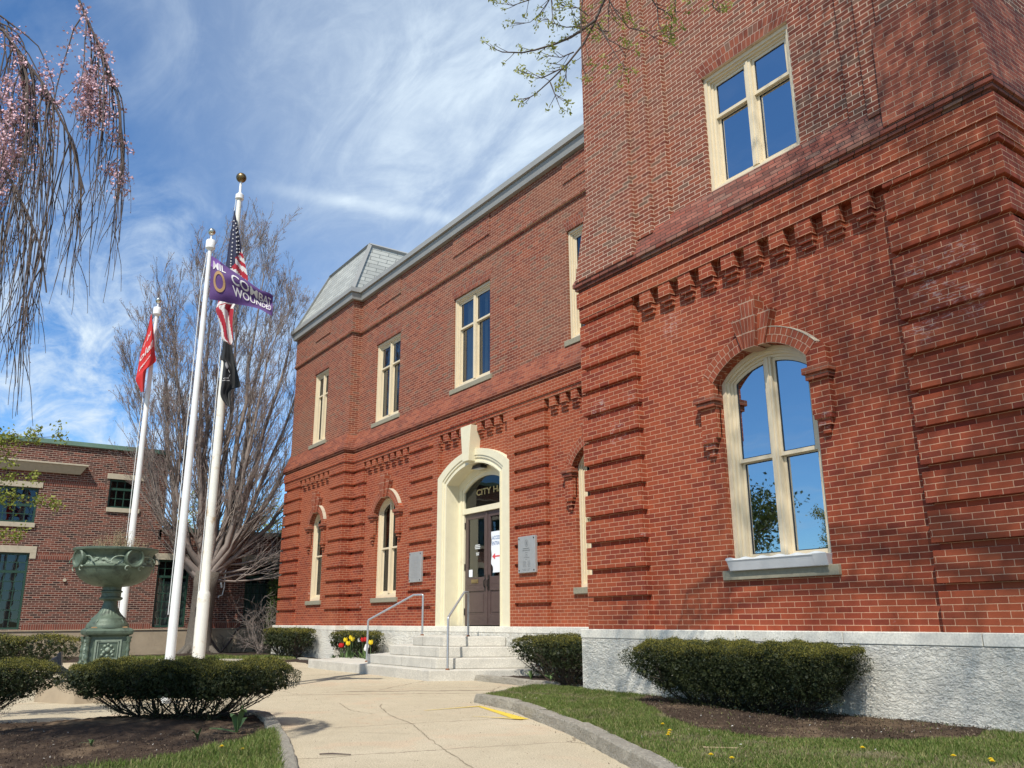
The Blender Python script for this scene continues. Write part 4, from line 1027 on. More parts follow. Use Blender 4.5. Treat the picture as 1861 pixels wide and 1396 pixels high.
kerb([(-4.15, .55), (-4.95, 1.72), (-6.35, 2.50), (-7.83, 3.00), (-8.88, 3.29), (-9.65, 3.52), (-10.40, 3.68), (-10.80, 3.60)][::1], .15, -.05, .12, 3)
kerb([(-14.95, 9.28), (-11.75, 9.20), (-10.5, 9.0)], .15, -.05, .115, 4)
kerb([(-24.75, 9.48), (-21.9, 9.42)], .15, -.05, .11, 5, 1.6)
kerb([(-28.0, 5.0), (-25.3, 7.3), (-24.55, 8.6), (-24.72, 9.45)], .15, -.05, .11, 6, 1.4)

# grass blades
def blades(name, poly, n, z, seed, h0=.045, exclude=None, mat=None, mound=None, wid=.0045, thin=None):
    r = np.random.default_rng(seed); P = np.array(poly); lo, hi = P.min(0), P.max(0)
    x = r.uniform(lo[0], hi[0], n*3); y = r.uniform(lo[1], hi[1], n*3); k = inside(x, y, poly)
    if exclude is not None: k &= ~(inside(x, y, exclude) & (r.random(len(x)) < .985))
    if thin is not None: k &= r.random(len(x)) < thin(x, y)
    x, y = x[k][:n], y[k][:n]; m = len(x)
    clump = smooth_noise(x, y, 5, seed)+.5*smooth_noise(x, y, 17, seed+2)
    h = h0*(1+.55*clump)*r.uniform(.55, 1.35, m); h = np.clip(h, .015, .16); a = r.uniform(0, 2*np.pi, m); lean = r.uniform(.1, .8, m)*h; b_ = r.uniform(0, 2*np.pi, m)
    zz = z+(mound(x, y) if mound else 0); w = wid*r.uniform(.6, 1.3, m)
    dx, dy = np.cos(a)*w, np.sin(a)*w; lx, ly = np.cos(b_)*lean, np.sin(b_)*lean; base = np.stack([x, y, zz+0*x], -1)
    V = np.stack([base+np.stack([-dx, -dy, 0*x-.01], -1), base+np.stack([dx, dy, 0*x-.01], -1), base+np.stack([dx*.6+lx*.45, dy*.6+ly*.45, h*.62], -1), base+np.stack([-dx*.6+lx*.45, -dy*.6+ly*.45, h*.62], -1), base+np.stack([lx, ly, h], -1)], 1).reshape(-1, 3)
    i = np.arange(m)*5; F4 = np.stack([i, i+1, i+2, i+3], -1); F3 = np.stack([i+3, i+2, i+4, i+4], -1)
    me_F = np.concatenate([F4, F3])
    # tip as a thin quad with a doubled vertex is invalid: give the tip its own fourth vertex
    Vt = V.reshape(m, 5, 3); V2 = np.concatenate([Vt, Vt[:, 4:5]+np.array([.0006, .0006, 0])], 1).reshape(-1, 3); i = np.arange(m)*6
    F = np.concatenate([np.stack([i, i+1, i+2, i+3], -1), np.stack([i+3, i+2, i+5, i+4], -1)])
    o = np_mesh(name, V2, F, mat or m_grass); tag(o, kind='stuff'); return o
visR = [(-10.86, 6.98), (-9.55, 6.76), (-7.22, 5.88), (-5.48, 5.08), (-4.70, 4.70), (-3.0, 3.85), (-2.0, 3.3), (-1.2, 8.5), (-10.36, 8.55), (-11.5, 8.75), (-11.45, 7.9)]
dry = lambda x, y: np.clip(.55+1.1*smooth_noise(x, y, 2.6, 77)+.4*smooth_noise(x, y, 9, 5), .05, 1)
blades('grass', visR, 170000, .085, 21, .036, mulchR, m_grass, moundR, thin=lambda x, y: np.clip(1.15-.75*dry(x, y), .15, 1))
blades('dry_grass', visR, 130000, .083, 22, .024, mulchR, m_grass_dry, moundR, wid=.004, thin=dry)
blades('grass', grassL, 60000, .085, 23, .055, None, m_grass, wid=.004)
blades('dry_grass', grassL, 9000, .085, 24, .03, None, m_grass_dry)
blades('grass', grassB, 9000, .10, 25, .06, None, m_grass, wid=.012)
# bark chips and crumbs on the mulch
def chips(poly, n, z, seed, size, mat, name='bark_chips', mound=None):
    r = np.random.default_rng(seed); P = np.array(poly); lo, hi = P.min(0), P.max(0)
    x = r.uniform(lo[0], hi[0], n*2); y = r.uniform(lo[1], hi[1], n*2); k = inside(x, y, poly); x, y = x[k][:n], y[k][:n]
    C = np.stack([x, y, z+(mound(x, y) if mound else 0)+r.uniform(.002, .016, len(x))], -1)
    V, F = leaf_quads(C, size*r.uniform(.4, 1.3, len(x)), r, .4, up=np.array([0, 0, .0])); V[:, 2] = np.maximum(V[:, 2], z-.005+(mound(V[:, 0], V[:, 1]) if mound else 0)); o = np_mesh(name, V, F, mat); tag(o, kind='stuff')
m_chip = leaf_mat('bark_chip', (.030, .020, .014), (.075, .048, .030), (.20, .15, .10), 20, 0, .9)
chips(mulchR, 7000, .11, 31, .022, m_chip, mound=moundR); chips(bedL, 26000, .06, 32, .022, m_chip)
m_crumb = leaf_mat('pale_crumb', (.40, .37, .32), (.55, .52, .47), (.70, .66, .62), 20, 0, .9)
chips(bedL, 230, .075, 33, .022, m_crumb, 'pale_crumbs'); chips(mulchR, 60, .125, 34, .022, m_crumb, 'pale_crumbs', moundR); chips(visR, 45, .11, 35, .025, m_crumb, 'fallen_petals')
kr = [(-11.0, 6.84), (-9.66, 6.60), (-7.32, 5.72), (-5.58, 4.92), (-4.80, 4.54), (-4.76, 4.44), (-5.6, 4.84), (-7.35, 5.62), (-9.7, 6.52), (-11.05, 6.76)]
m_grit = leaf_mat('path_grit', (.10, .08, .06), (.22, .18, .13), (.34, .30, .24), 20, 0, .9)
chips([(-24, 8.5), (-11.5, 8.6), (-11.1, 6.8), (-5, 4.4), (-5.5, 2.4), (-9.5, 3.8), (-16, 5.5)], 2600, .0, 39, .012, m_grit, 'path_grit')
chips(kr, 1500, .001, 36, .016, m_chip, 'kerb_litter')

# the slab joint that wanders across the path
jm = MB(); jr = random.Random(3)
for P_ in ([(-11.6, 5.75), (-11.2, 5.52), (-10.2, 5.16), (-9.2, 4.95), (-8.73, 4.78), (-8.0, 4.50), (-7.2, 4.22), (-6.24, 3.93), (-5.2, 3.4)], [(-10.4, 5.05), (-11.0, 5.0), (-12.1, 5.3)], [(-8.3, 4.6), (-8.9, 4.1), (-9.3, 3.7)]):
    L_ = []; R_ = []
    for i in range(len(P_)-1):
        for k in range(12):
            f = k/12; x = P_[i][0]*(1-f)+P_[i+1][0]*f+jr.uniform(-.012, .012); y = P_[i][1]*(1-f)+P_[i+1][1]*f+jr.uniform(-.012, .012); w = jr.uniform(.002, .006); L_.append((x, y-w, .004)); R_.append((x, y+w, .004))
    jm.strip(L_, R_)
tag(jm.build('path_joint', simple('joint_dirt', (.24, .19, .13), .95)), kind='structure')
# yellow paint strokes on the path
def paint_mat():
    m, t, b = mat_new('paint_yellow_worn'); p = pos(t); n = noise(t, p, 70, 5, .7); o = [x for x in t.nodes if x.type == 'OUTPUT_MATERIAL'][0]
    b.inputs['Base Color'].default_value = (.66, .48, .05, 1); b.inputs['Roughness'].default_value = .8
    tc = N(t, 'ShaderNodeTexCoord'); sp = N(t, 'ShaderNodeSeparateXYZ'); L(t, tc.outputs['UV'], sp.inputs[0])
    edge = mth(t, 'SUBTRACT', 1.0, mth(t, 'MULTIPLY', mth(t, 'ABSOLUTE', mth(t, 'SUBTRACT', sp.outputs[1], .5)), 2.0))
    f = mth(t, 'ADD', mth(t, 'MULTIPLY', edge, .55), mth(t, 'MULTIPLY', sp.outputs[0], .55)); f = mth(t, 'SUBTRACT', f, n.outputs['Fac'])
    a = mrange(t, f, -.08, .10); tr = N(t, 'ShaderNodeBsdfTransparent'); ms = N(t, 'ShaderNodeMixShader'); L(t, a, ms.inputs[0]); L(t, tr.outputs[0], ms.inputs[1]); L(t, b.outputs[0], ms.inputs[2]); L(t, ms.outputs[0], o.inputs[0]); return m
mb = MB()
def stroke(a, b_, w0, w1, s0, s1, z):
    a, b_ = Vector((*a, z)), Vector((*b_, z)); u = (b_-a).normalized(); q = Vector((-u.y, u.x, 0))
    mb.face([tuple(a-q*w0), tuple(b_-q*w1), tuple(b_+q*w1), tuple(a+q*w0)], [(s0, 0), (s1, 0), (s1, 1), (s0, 1)])
stroke((-10.35, 6.62), (-8.75, 6.20), .055, .085, .55, 1.0, .004); stroke((-10.35, 5.75), (-10.38, 6.66), .04, .05, .15, .55, .008); stroke((-8.72, 6.18), (-9.35, 5.86), .07, .04, .45, .05, .012)
tag(mb.build('paint_marking', paint_mat()), 'faded bent yellow paint mark on the concrete path beside the kerb', 'paint mark')
mb = MB(); mb.tube([(-7.62, 3.18, .012), (-7.55, 3.27, .016), (-7.44, 3.40, .010)], [.006, .008, .004], 6); tag(mb.build('fallen_twig', m_twig_dark), 'short dark twig lying on the concrete path', 'twig')
mb = MB(); mb.tube([(-5.33, 5.62, .115), (-5.1, 5.78, .12)], [.007, .005], 6); tag(mb.build('fallen_twig', m_dry), 'short pale stick lying in the lawn below the dandelions', 'twig')

# ================================================================== ANNEX
XA = -31.5
ann = thing('annex_building', 'dark brick annex with green framed windows and green roof edge behind the bare tree', 'building', (XA, 5, 0))
def xa(mb):
    mb.v = [(XA-y, x, z) for x, y, z in mb.v]; return mb
aw = [dict(x0=1.05, x1=2.90, z0=.93, spring=3.30), dict(x0=1.05, x1=2.90, z0=4.26, spring=5.40)]
bw = [dict(x0=5.0, x1=6.02, z0=4.91, spring=5.89)]
dw = [dict(x0=6.85, x1=7.93, z0=.95, spring=3.22), dict(x0=9.93, x1=10.93, z0=.95, spring=3.28)]
mb = MB(); wall_face(mb, -14, 4.6, .88, 3.9, 0, [aw[0]], .2); wall_face(mb, -14, 4.6, 3.9, 7.0, 0, [aw[1]], .2); wall_face(mb, 4.6, 6.75, .88, 3.9, 0, [], .2); wall_face(mb, 4.6, 6.86, 3.9, 7.0, 0, bw, .2)
mb.face([(6.86, 0, 4.2), (6.86, 12, 4.2), (6.86, 12, 7.0), (6.86, 0, 7.0)]); mb.face([(-14, 0, 7.0), (6.86, 0, 7.0), (6.86, 12, 7.0), (-14, 12, 7.0)]); mb.face([(-14, 0, 0), (-14, 12, 0), (-14, 12, 7), (-14, 0, 7)])
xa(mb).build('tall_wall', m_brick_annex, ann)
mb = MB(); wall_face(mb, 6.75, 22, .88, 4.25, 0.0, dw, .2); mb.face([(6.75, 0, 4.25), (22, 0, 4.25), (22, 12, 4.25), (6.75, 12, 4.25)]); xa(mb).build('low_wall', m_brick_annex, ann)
mb = MB(); mb.box(-14, 22, -.07, .0, -.2, .86); mb.box(-14, 22, -.10, .0, .862, .905); xa(mb).build('foundation', m_concrete_wall, ann, bevel=.01)
mb = MB(); mb.box(-14, .95, -.012, .0, .906, 1.10); 
for a, b_ in ((2.96, 6.78), (8.0, 9.86), (11.0, 16)): mb.box(a, b_, -.012, .0, .906, 1.10)
for a, b_ in ((-14, .9), (3.1, 6.66), (8.13, 9.70), (11.2, 16)): mb.box(a, b_, -.010, .0, 3.11, 3.31)
mb.box(-14, 4.86, -.010, .0, 5.50, 5.70); xa(mb).build('soldier_course', m_brick_annex_soldier, ann)
for o, ear in ((aw[0], 1), (dw[0], 1), (dw[1], 1), (aw[1], 0), (bw[0], 0)):
    mb = MB(); z = o['spring']; h = .215 if ear else .185
    mb.box(o['x0']-.18*(1 if ear else .55), o['x1']+.18*(1 if ear else .55), -.03, .0, z, z+h)
    if ear:
        mb.box(o['x0']-.18, o['x0']-.002, -.029, .0, z-.18, z-.001); mb.box(o['x1']+.002, o['x1']+.18, -.029, .0, z-.18, z-.001)
    xa(mb).build('lintel', m_lime, ann, bevel=.006)
for o in (aw[1], bw[0]):
    mb = MB(); mb.box(o['x0']-.02, o['x1']+.02, -.06, .15, o['z0']-.15, o['z0']-.003); xa(mb).build('sill', m_lime, ann, bevel=.006)
mb = MB(); mb.hexa([(-14, -.10, 5.93), (4.05, -.10, 5.93), (4.05, .0, 5.93), (-14, .0, 5.93), (-14, -.28, 6.19), (4.20, -.28, 6.19), (4.20, .0, 6.19), (-14, .0, 6.19)]); mb.box(-14, 4.24, -.32, .0, 6.192, 6.25); xa(mb).build('stone_cornice', m_lime, ann, bevel=.006)
mb = MB(); mb.box(-14, 6.93, -.10, .3, 6.90, 7.05); mb.box(6.86, 22, -.09, .3, 4.205, 4.335); xa(mb).build('roof_edge', m_copper, ann, bevel=.006)
def awin(o, cols, rows, blind, bar=None):
    w = MB(); x0, x1, z0, z1 = o['x0']+.003, o['x1']-.003, o['z0']+.003, o['spring']-.003; f = .06
    w.box(x0, x0+f, .09, .17, z0, z1); w.box(x1-f, x1, .09, .17, z0, z1); w.box(x0+f, x1-f, .09, .17, z0, z0+f); w.box(x0+f, x1-f, .09, .17, z1-f, z1)
    for i in range(1, cols): x = x0+(x1-x0)*i/cols; w.box(x-.013, x+.013, .115, .15, z0+f, z1-f)
    for i in range(1, rows): z = z0+(z1-z0)*i/rows; q = .013 if not bar or i != bar else .04; w.box(x0+f, x1-f, .112 if q < .02 else .095, .152, z-q, z+q)
    wo = xa(w).build('window', m_green_frame, ann)
    g = MB(); g.face([(x0, .14, z0), (x1, .14, z0), (x1, .14, z1), (x0, .14, z1)]); xa(g).build('pane', m_glass_dark, wo)
    if blind:
        g = MB(); n = 30; zb = z0+(z1-z0)*blind
        A = [(x0+(x1-x0)*i/n, .22+.02*math.sin(i*1.7), z0) for i in range(n+1)]; g.strip(A, [(a[0], a[1], zb) for a in A]); xa(g).build('blind', m_blind, wo)
    g = MB(); g.face([(x0-.3, .9, z0-.3), (x1+.3, .9, z0-.3), (x1+.3, .9, z1+.3), (x0-.3, .9, z1+.3)]); xa(g).build('room_lining', m_inner, wo)
awin(aw[0], 6, 8, .0, 6); awin(aw[1], 6, 4, 0, 2); awin(bw[0], 4, 3, 0, 2); awin(dw[0], 4, 8, .68, 6); awin(dw[1], 4, 8, .66, 6)
mb = MB(); mb.tube([(9.18, -.05, 3.6), (9.17, -.05, 2.3), (9.12, -.05, 2.05), (9.0, -.05, 2.0), (9.0, -.05, 1.95)], .022, 8); mb.tube([(8.95, -.06, 2.55), (9.0, -.06, 2.62), (9.08, -.06, 2.3)], .035, 8); xa(mb).build('downpipe', m_white, ann)
mb = MB(); mb.lathe([(.09, 4.3), (.09, 4.75), (.12, 4.75), (.12, 4.82)], (XA-2.4, 8.2), 12); mb.build('vent', m_black, ann)
mb = MB(); mb.tube([(4.0, -.02, 2.47), (4.0, -.06, 2.47)], .055, 10); xa(mb).build('spigot', m_lime, ann)

# ================================================================== FLAGPOLES AND FLAGS
def flagpole(x, y, top, r0, r1, label, kind):
    t = thing('flagpole', label, 'flagpole', (x, y, 0), 'white flagpoles behind the yew hedge' if kind == 'silver' else None)
    mb = MB(); n = 20
    if kind == 'gold':
        prof = [(r0*1.28, 0), (r0*1.28, 1.57), (r0*1.2, 1.60), (r0, 1.64)]+[(r0+(r1-r0)*(i/12)**1.3, 1.64+(top-.50-1.64)*i/12) for i in range(1, 13)]
        mb.lathe(prof, (x, y), n); mb.build('pole', m_pole_rust, t, smooth=50)
        mb = MB(); mb.lathe([(r1*1.1, top-.55), (r1*1.75, top-.54), (r1*1.75, top-.46), (r1*1.2, top-.44), (.022, top-.40), (.022, top-.17)], (x, y), 16); mb.build('truck', m_pole, t, smooth=40)
        rb, zb, mt = .095, top-.095, m_ball_gold
    else:
        mb.lathe([(r0, 0)]+[(r0+(r1-r0)*(i/12)**1.2, (top-.42)*i/12) for i in range(1, 13)], (x, y), n); mb.build('pole', m_pole, t, smooth=50)
        mb = MB(); mb.lathe([(r1*1.05, top-.42), (.035, top-.415), (.06, top-.385), (.078, top-.37), (.078, top-.24), (.07, top-.225), (.016, top-.215), (.012, top-.11)], (x, y), 18); mb.build('truck', m_white, t, smooth=40)
        rb, zb, mt = .062, top-.062, m_ball_steel
    mb = MB(); mb.lathe([(max(rb*math.sin(a), .002), zb-rb*math.cos(a)) for a in [i*math.pi/14 for i in range(15)]], (x, y), 24); mb.build('ball', mt, t, smooth=180)
    d = Vector((x, y, 0)).normalized(); side = Vector((d.y, -d.x, 0))*(1 if kind == 'gold' else 1)
    mb = MB(); rr = r1*1.2+.015
    mb.tube([(x-side.x*rr*.8-d.x*.02, y-side.y*rr*.8-d.y*.02, top-.46)]+[(x-side.x*(r0*1.15)-d.x*.03+.01*math.sin(k), y-side.y*(r0*1.15)-d.y*.03, top-.46-(top-.46-1.25)*k/10) for k in range(1, 11)], .0055, 5); mb.build('halyard', m_pole, t)
    mb = MB(); mb.box(x-side.x*r0-.02, x-side.x*r0+.02, y-side.y*r0-.03, y-side.y*r0+.02, 1.22, 1.38); mb.build('cleat', m_iron, t)
    return t
flagpole(-13.645, 3.27, 7.60, .074, .034, 'white flagpole with small silver ball flying the purple flag', 'silver')
flagpole(-14.575, 3.93, 9.30, .078, .044, 'tallest flagpole with rust stains and a large bronze ball', 'gold')
flagpole(-17.495, 3.27, 7.60, .075, .036, 'white flagpole behind the green urn flying the red flag', 'silver')

PT = [(-13.609, 3.286, 7.091), (-13.576, 3.419, 7.036), (-13.531, 3.594, 6.911), (-13.461, 3.848, 6.731), (-13.392, 4.081, 6.566), (-13.345, 4.231, 6.53), (-13.324, 4.297, 6.506)]
PB = [(-13.599, 3.325, 6.298), (-13.556, 3.496, 6.3), (-13.498, 3.715, 6.297), (-13.441, 3.917, 6.279), (-13.385, 4.104, 6.227), (-13.343, 4.238, 6.146), (-13.32, 4.31, 6.111)]
UL = [(-14.454, 3.82, 8.441), (-14.458, 3.805, 8.116), (-14.463, 3.785, 7.782), (-14.467, 3.768, 7.453), (-14.47, 3.756, 7.221), (-14.475, 3.737, 6.853), (-14.488, 3.688, 6.62), (-14.493, 3.67, 6.484), (-14.488, 3.688, 6.418), (-14.466, 3.774, 6.147), (-14.455, 3.817, 5.932), (-14.421, 3.943, 5.872)]
UR = [(-14.45, 3.832, 8.443), (-14.424, 3.931, 8.042), (-14.404, 4.004, 7.722), (-14.39, 4.055, 7.519), (-14.376, 4.102, 7.339), (-14.363, 4.149, 7.091), (-14.386, 4.069, 6.851), (-14.417, 3.957, 6.565), (-14.417, 3.958, 6.512), (-14.416, 3.959, 6.243), (-14.408, 3.988, 5.951), (-14.413, 3.972, 5.858)]
BL = [(-14.401, 3.824, 5.896), (-14.403, 3.818, 5.742), (-14.405, 3.81, 5.568), (-14.393, 3.855, 5.515), (-14.393, 3.855, 5.271), (-14.393, 3.854, 5.128), (-14.393, 3.854, 4.923), (-14.377, 3.912, 4.794), (-14.355, 3.993, 4.705)]
BR = [(-14.365, 3.957, 5.83), (-14.35, 4.009, 5.646), (-14.34, 4.045, 5.505), (-14.328, 4.088, 5.364), (-14.319, 4.121, 5.252), (-14.308, 4.159, 5.084), (-14.331, 4.08, 5.049), (-14.348, 4.02, 5.015), (-14.343, 4.035, 4.734)]
RL = [(-17.321, 3.122, 7.149), (-17.325, 3.101, 6.913), (-17.329, 3.076, 6.688), (-17.338, 3.023, 6.352), (-17.341, 3.008, 6.115), (-17.343, 2.995, 5.862), (-17.345, 2.986, 5.772), (-17.334, 3.049, 5.636), (-17.323, 3.112, 5.51)]
RR = [(-17.318, 3.136, 7.151), (-17.312, 3.174, 6.98), (-17.304, 3.212, 6.8), (-17.295, 3.26, 6.474), (-17.291, 3.285, 6.331), (-17.286, 3.31, 6.188), (-17.305, 3.209, 6.067), (-17.315, 3.157, 5.962), (-17.314, 3.161, 5.533)]
def resample(P, n):
    P = np.array(P); t = np.linspace(0, len(P)-1, n); i = np.clip(t.astype(int), 0, len(P)-2); f = (t-i)[:, None]
    pm = P[np.maximum(i-1, 0)]; p0 = P[i]; p1 = P[i+1]; p2 = P[np.minimum(i+2, len(P)-1)]
    return .5*((2*p0)+(-pm+p1)*f+(2*pm-5*p0+4*p1-p2)*f**2+(-pm+3*p0-3*p1+p2)*f**3)
class Cloth:
    """rule between two edge lines, folded in depth along d"""
    def __init__(s, A, B, nv, nu, folds, amp, phase=0.0, slant=0.0):
        s.A, s.B = resample(A, nv+1), resample(B, nv+1); s.nv, s.nu = nv, nu; s.f, s.a, s.ph, s.sl = folds, amp, phase, slant
        mid = (s.A+s.B).mean(0); d = np.array([mid[0], mid[1], 0]); s.d = d/np.linalg.norm(d)
    def at(s, u, v):
        k = v*s.nv; i = int(min(max(k, 0), s.nv-1e-6)); f = k-i
        a = s.A[i]*(1-f)+s.A[i+1]*f; b_ = s.B[i]*(1-f)+s.B[i+1]*f
        w = min(1, 3*v+.25); off = s.a*w*(math.sin(2*math.pi*s.f*(u+s.sl*v)+s.ph)+.35*math.sin(2*math.pi*s.f*2.3*u+4*v))
        return a*(1-u)+b_*u+s.d*off
    def mesh(s, matfn, mats, name, parent):
        mb = MB()
        for j in range(s.nv):
            for i in range(s.nu):
                q = [tuple(s.at(x/s.nu, y/s.nv)) for x, y in ((i, j), (i+1, j), (i+1, j+1), (i, j+1))]
                mb.face(q, None, matfn((i+.5)/s.nu, (j+.5)/s.nv))
        o = mb.build(name, mats, parent, smooth=180)
        bpy_weld(o); return o
def bpy_weld(o):
    md = o.modifiers.new('weld', 'WELD'); md.merge_threshold = .0004
def cloth_mat(name, col):
    m, t, b = mat_new(name); p = pos(t); n = noise(t, p, 400, 2)
    c_ = mixc(t, .4, col, mixc(t, n.outputs['Fac'], (.6, .6, .6), (1.4, 1.4, 1.4)), 'MULTIPLY'); L(t, c_, b.inputs['Base Color']); b.inputs['Roughness'].default_value = .75
    b.inputs['Sheen Weight'].default_value = .2; o = [x for x in t.nodes if x.type == 'OUTPUT_MATERIAL'][0]
    tr = N(t, 'ShaderNodeBsdfTranslucent'); L(t, c_, tr.inputs[0]); ms = N(t, 'ShaderNodeMixShader'); ms.inputs[0].default_value = .28; L(t, b.outputs[0], ms.inputs[1]); L(t, tr.outputs[0], ms.inputs[2]); L(t, ms.outputs[0], o.inputs[0]); return m
f_purple, f_purple2, f_gold = cloth_mat('flag_purple', (.105, .045, .19)), cloth_mat('flag_purple_light', (.30, .14, .50)), cloth_mat('flag_gold', (.45, .27, .12))
f_white, f_red, f_navy, f_black, f_scarlet, f_grey = cloth_mat('flag_white', (.78, .76, .74)), cloth_mat('flag_red', (.45, .012, .035)), cloth_mat('flag_navy', (.014, .018, .06)), cloth_mat('flag_black', (.012, .014, .016)), cloth_mat('flag_scarlet', (.66, .022, .022)), cloth_mat('flag_shade', (.20, .20, .19))
# purple flag: u along the hoist's height (0 top), v from hoist to fly
fp = thing('flag', 'purple flag with white words flying from the nearest pole', 'flag', (-13.6, 3.3, 6.7))
cl = Cloth(PT, PB, 44, 26, .8, .055, .5, 1.3)
def pf(u, v): return 1 if (u < .22 and v < .18) else 0
cl.mesh(pf, [f_purple, f_purple2], 'cloth', fp)
toward = lambda p, e=.012: tuple(p-cl.d*e)
def on(cloth, u0, v0, du, dv):
    """place a word: its run goes along v, its height along -u"""
    def fn(x, y):
        return tuple(cloth.at(min(max(u0-y*du, 0), 1), min(max(v0+x*dv, 0), 1))-cloth.d*.014)
    return fn
text_on('lettering', 'COMBAT', on(cl, .47, .33, 1, 1), f_white, fp, .29, .57)
text_on('lettering', 'WOUNDED', on(cl, .80, .33, 1, 1), f_white, fp, .28, .58)
text_on('lettering', 'MIL', on(cl, .28, .06, 1, 1), f_white, fp, .20, .20)
mb = MB(); n = 26
P0 = [tuple(cl.at(.56+.26*math.sin(2*math.pi*i/n), .155+.085*math.cos(2*math.pi*i/n))-cl.d*.014) for i in range(n)]; P1 = [tuple(cl.at(.56+.18*math.sin(2*math.pi*i/n), .155+.055*math.cos(2*math.pi*i/n))-cl.d*.014) for i in range(n)]
mb.strip(P0, P1, closed=True); mb.build('wreath', f_gold, fp)
# stars and stripes, hanging in folds
fu = thing('flag', 'stars and stripes hanging folded on the tallest pole', 'flag', (-14.5, 3.85, 7.2))
cu_ = Cloth(UL, UR, 90, 26, 1.15, .05, 1.0, .3)
def uf(u, v):
    if v < .40-.17*u-(.0 if u < .5 else .04): return 2
    if v < .60:
        s = (v+.05*math.sin(u*3))*1.0-.10*u
        if u < .22 and v < .44: return 2
        return 0 if int(s/.046) % 2 else 1
    s = u*.9-(v-.6)*1.5+2
    return 1 if int(s/.30) % 2 else 0
cu_.mesh(uf, [f_red, f_white, f_navy], 'cloth', fu)
mb = MB()
for k in range(42):
    v = .06+.0078*k; row = k % 3; u = (.25, .55, .82)[row]+.05*math.sin(k*2.1)
    if uf(u, v+.012) != 2 or uf(u, v) != 2: continue
    p = cu_.at(u, v)-cu_.d*.016; r = .021; side = np.array([cu_.d[1], -cu_.d[0], 0]); P = []
    for i in range(10):
        a = math.pi/2+i*math.pi/5; q = r if i % 2 == 0 else r*.45; P.append(tuple(p+side*math.cos(a)*q*.8+np.array([0, 0, 1])*math.sin(a)*q))
    mb.face(P)
mb.build('stars', f_white, fu)
# black flag with a white emblem (blurred head, bar and words)
fb = thing('flag', 'black flag with small white emblem hanging below the stars and stripes', 'flag', (-14.4, 3.9, 5.5))
cb_ = Cloth(BL, BR, 50, 20, 1.3, .045, 2.2, .2); cb_.mesh(lambda u, v: 0, [f_black], 'cloth', fb)
mb = MB(); n = 16; mb.face([tuple(cb_.at(.25+.10*math.cos(2*math.pi*i/n), .40+.035*math.sin(2*math.pi*i/n))-cb_.d*.016) for i in range(n)])
for u0, v0, u1, v1 in ((.08, .555, .40, .52), (.05, .59, .44, .555), (.42, .50, .5, .47), (.35, .43, .46, .45)):
    for k in range(5):
        a, b_ = k/5, (k+.68)/5; g = lambda t, dv: tuple(cb_.at(u0+(u1-u0)*t, v0+(v1-v0)*t+dv)-cb_.d*.016); mb.face([g(a, 0), g(b_, 0), g(b_, .013), g(a, .013)])
mb.build('emblem', f_white, fb)
# red flag
fr_ = thing('flag', 'red flag with slanting white words hanging on the pole behind the urn', 'flag', (-17.3, 3.15, 6.5))
cr_ = Cloth(RL, RR, 50, 20, .9, .05, .6, .3); cr_.mesh(lambda u, v: 0, [f_scarlet], 'cloth', fr_)
def slant(u0, v0):
    def fn(x, y):
        u = u0+x*2.6*1.0+y*.2; v = v0-x*.40-y*.62
        return tuple(cr_.at(min(max(u, .0), 1), min(max(v, 0), 1))-cr_.d*.016)
    return fn
text_on('lettering', 'r be', slant(.10, .345), f_white, fr_, .085, .20)
text_on('lettering', 'olen', slant(.02, .50), f_white, fr_, .15, .33)
text_on('lettering', '(Memor', slant(.10, .60), f_white, fr_, .05, .24)

# ================================================================== URN
ux, uy = -15.10, 2.62
urn = thing('urn', 'large green patinated cast iron urn on a panelled pedestal', 'urn', (ux, uy, 0))
def squares(prof, rot, mat, name, par, bevel=.006):
    mb = MB(); mb.lathe([(r*.86*math.sqrt(2), z) for r, z in prof], (ux, uy), 4, rot=rot); return mb.build(name, mat, par, bevel=bevel)
ROT = rad(-2)          # pedestal front looks a little to the right of the camera
fa = ROT-rad(0)        # facing direction in plan
q45 = rad(45)+ROT
mb = MB(); mb.lathe([(.90, -.05), (.88, .25), (.84, .31)], (ux, uy), 6, rot=ROT+rad(30)); mb.build('footing', m_concrete_wall, urn, bevel=.02)
squares([(.56, .325), (.56, .37), (.50, .395), (.46, .43), (.41, .47), (.385, .50)], q45, m_verdi, 'plinth', urn)
ped = squares([(.325, .50), (.325, .93), (.345, .945), (.385, .96), (.395, .985), (.40, 1.02), (.375, 1.045), (.33, 1.06)], q45, m_verdi, 'pedestal', urn)
squares([(.30, 1.055), (.30, 1.074), (.28, 1.078)], q45, m_urn_rust, 'cap_plate', urn, .004)
c2, s2 = math.cos, math.sin
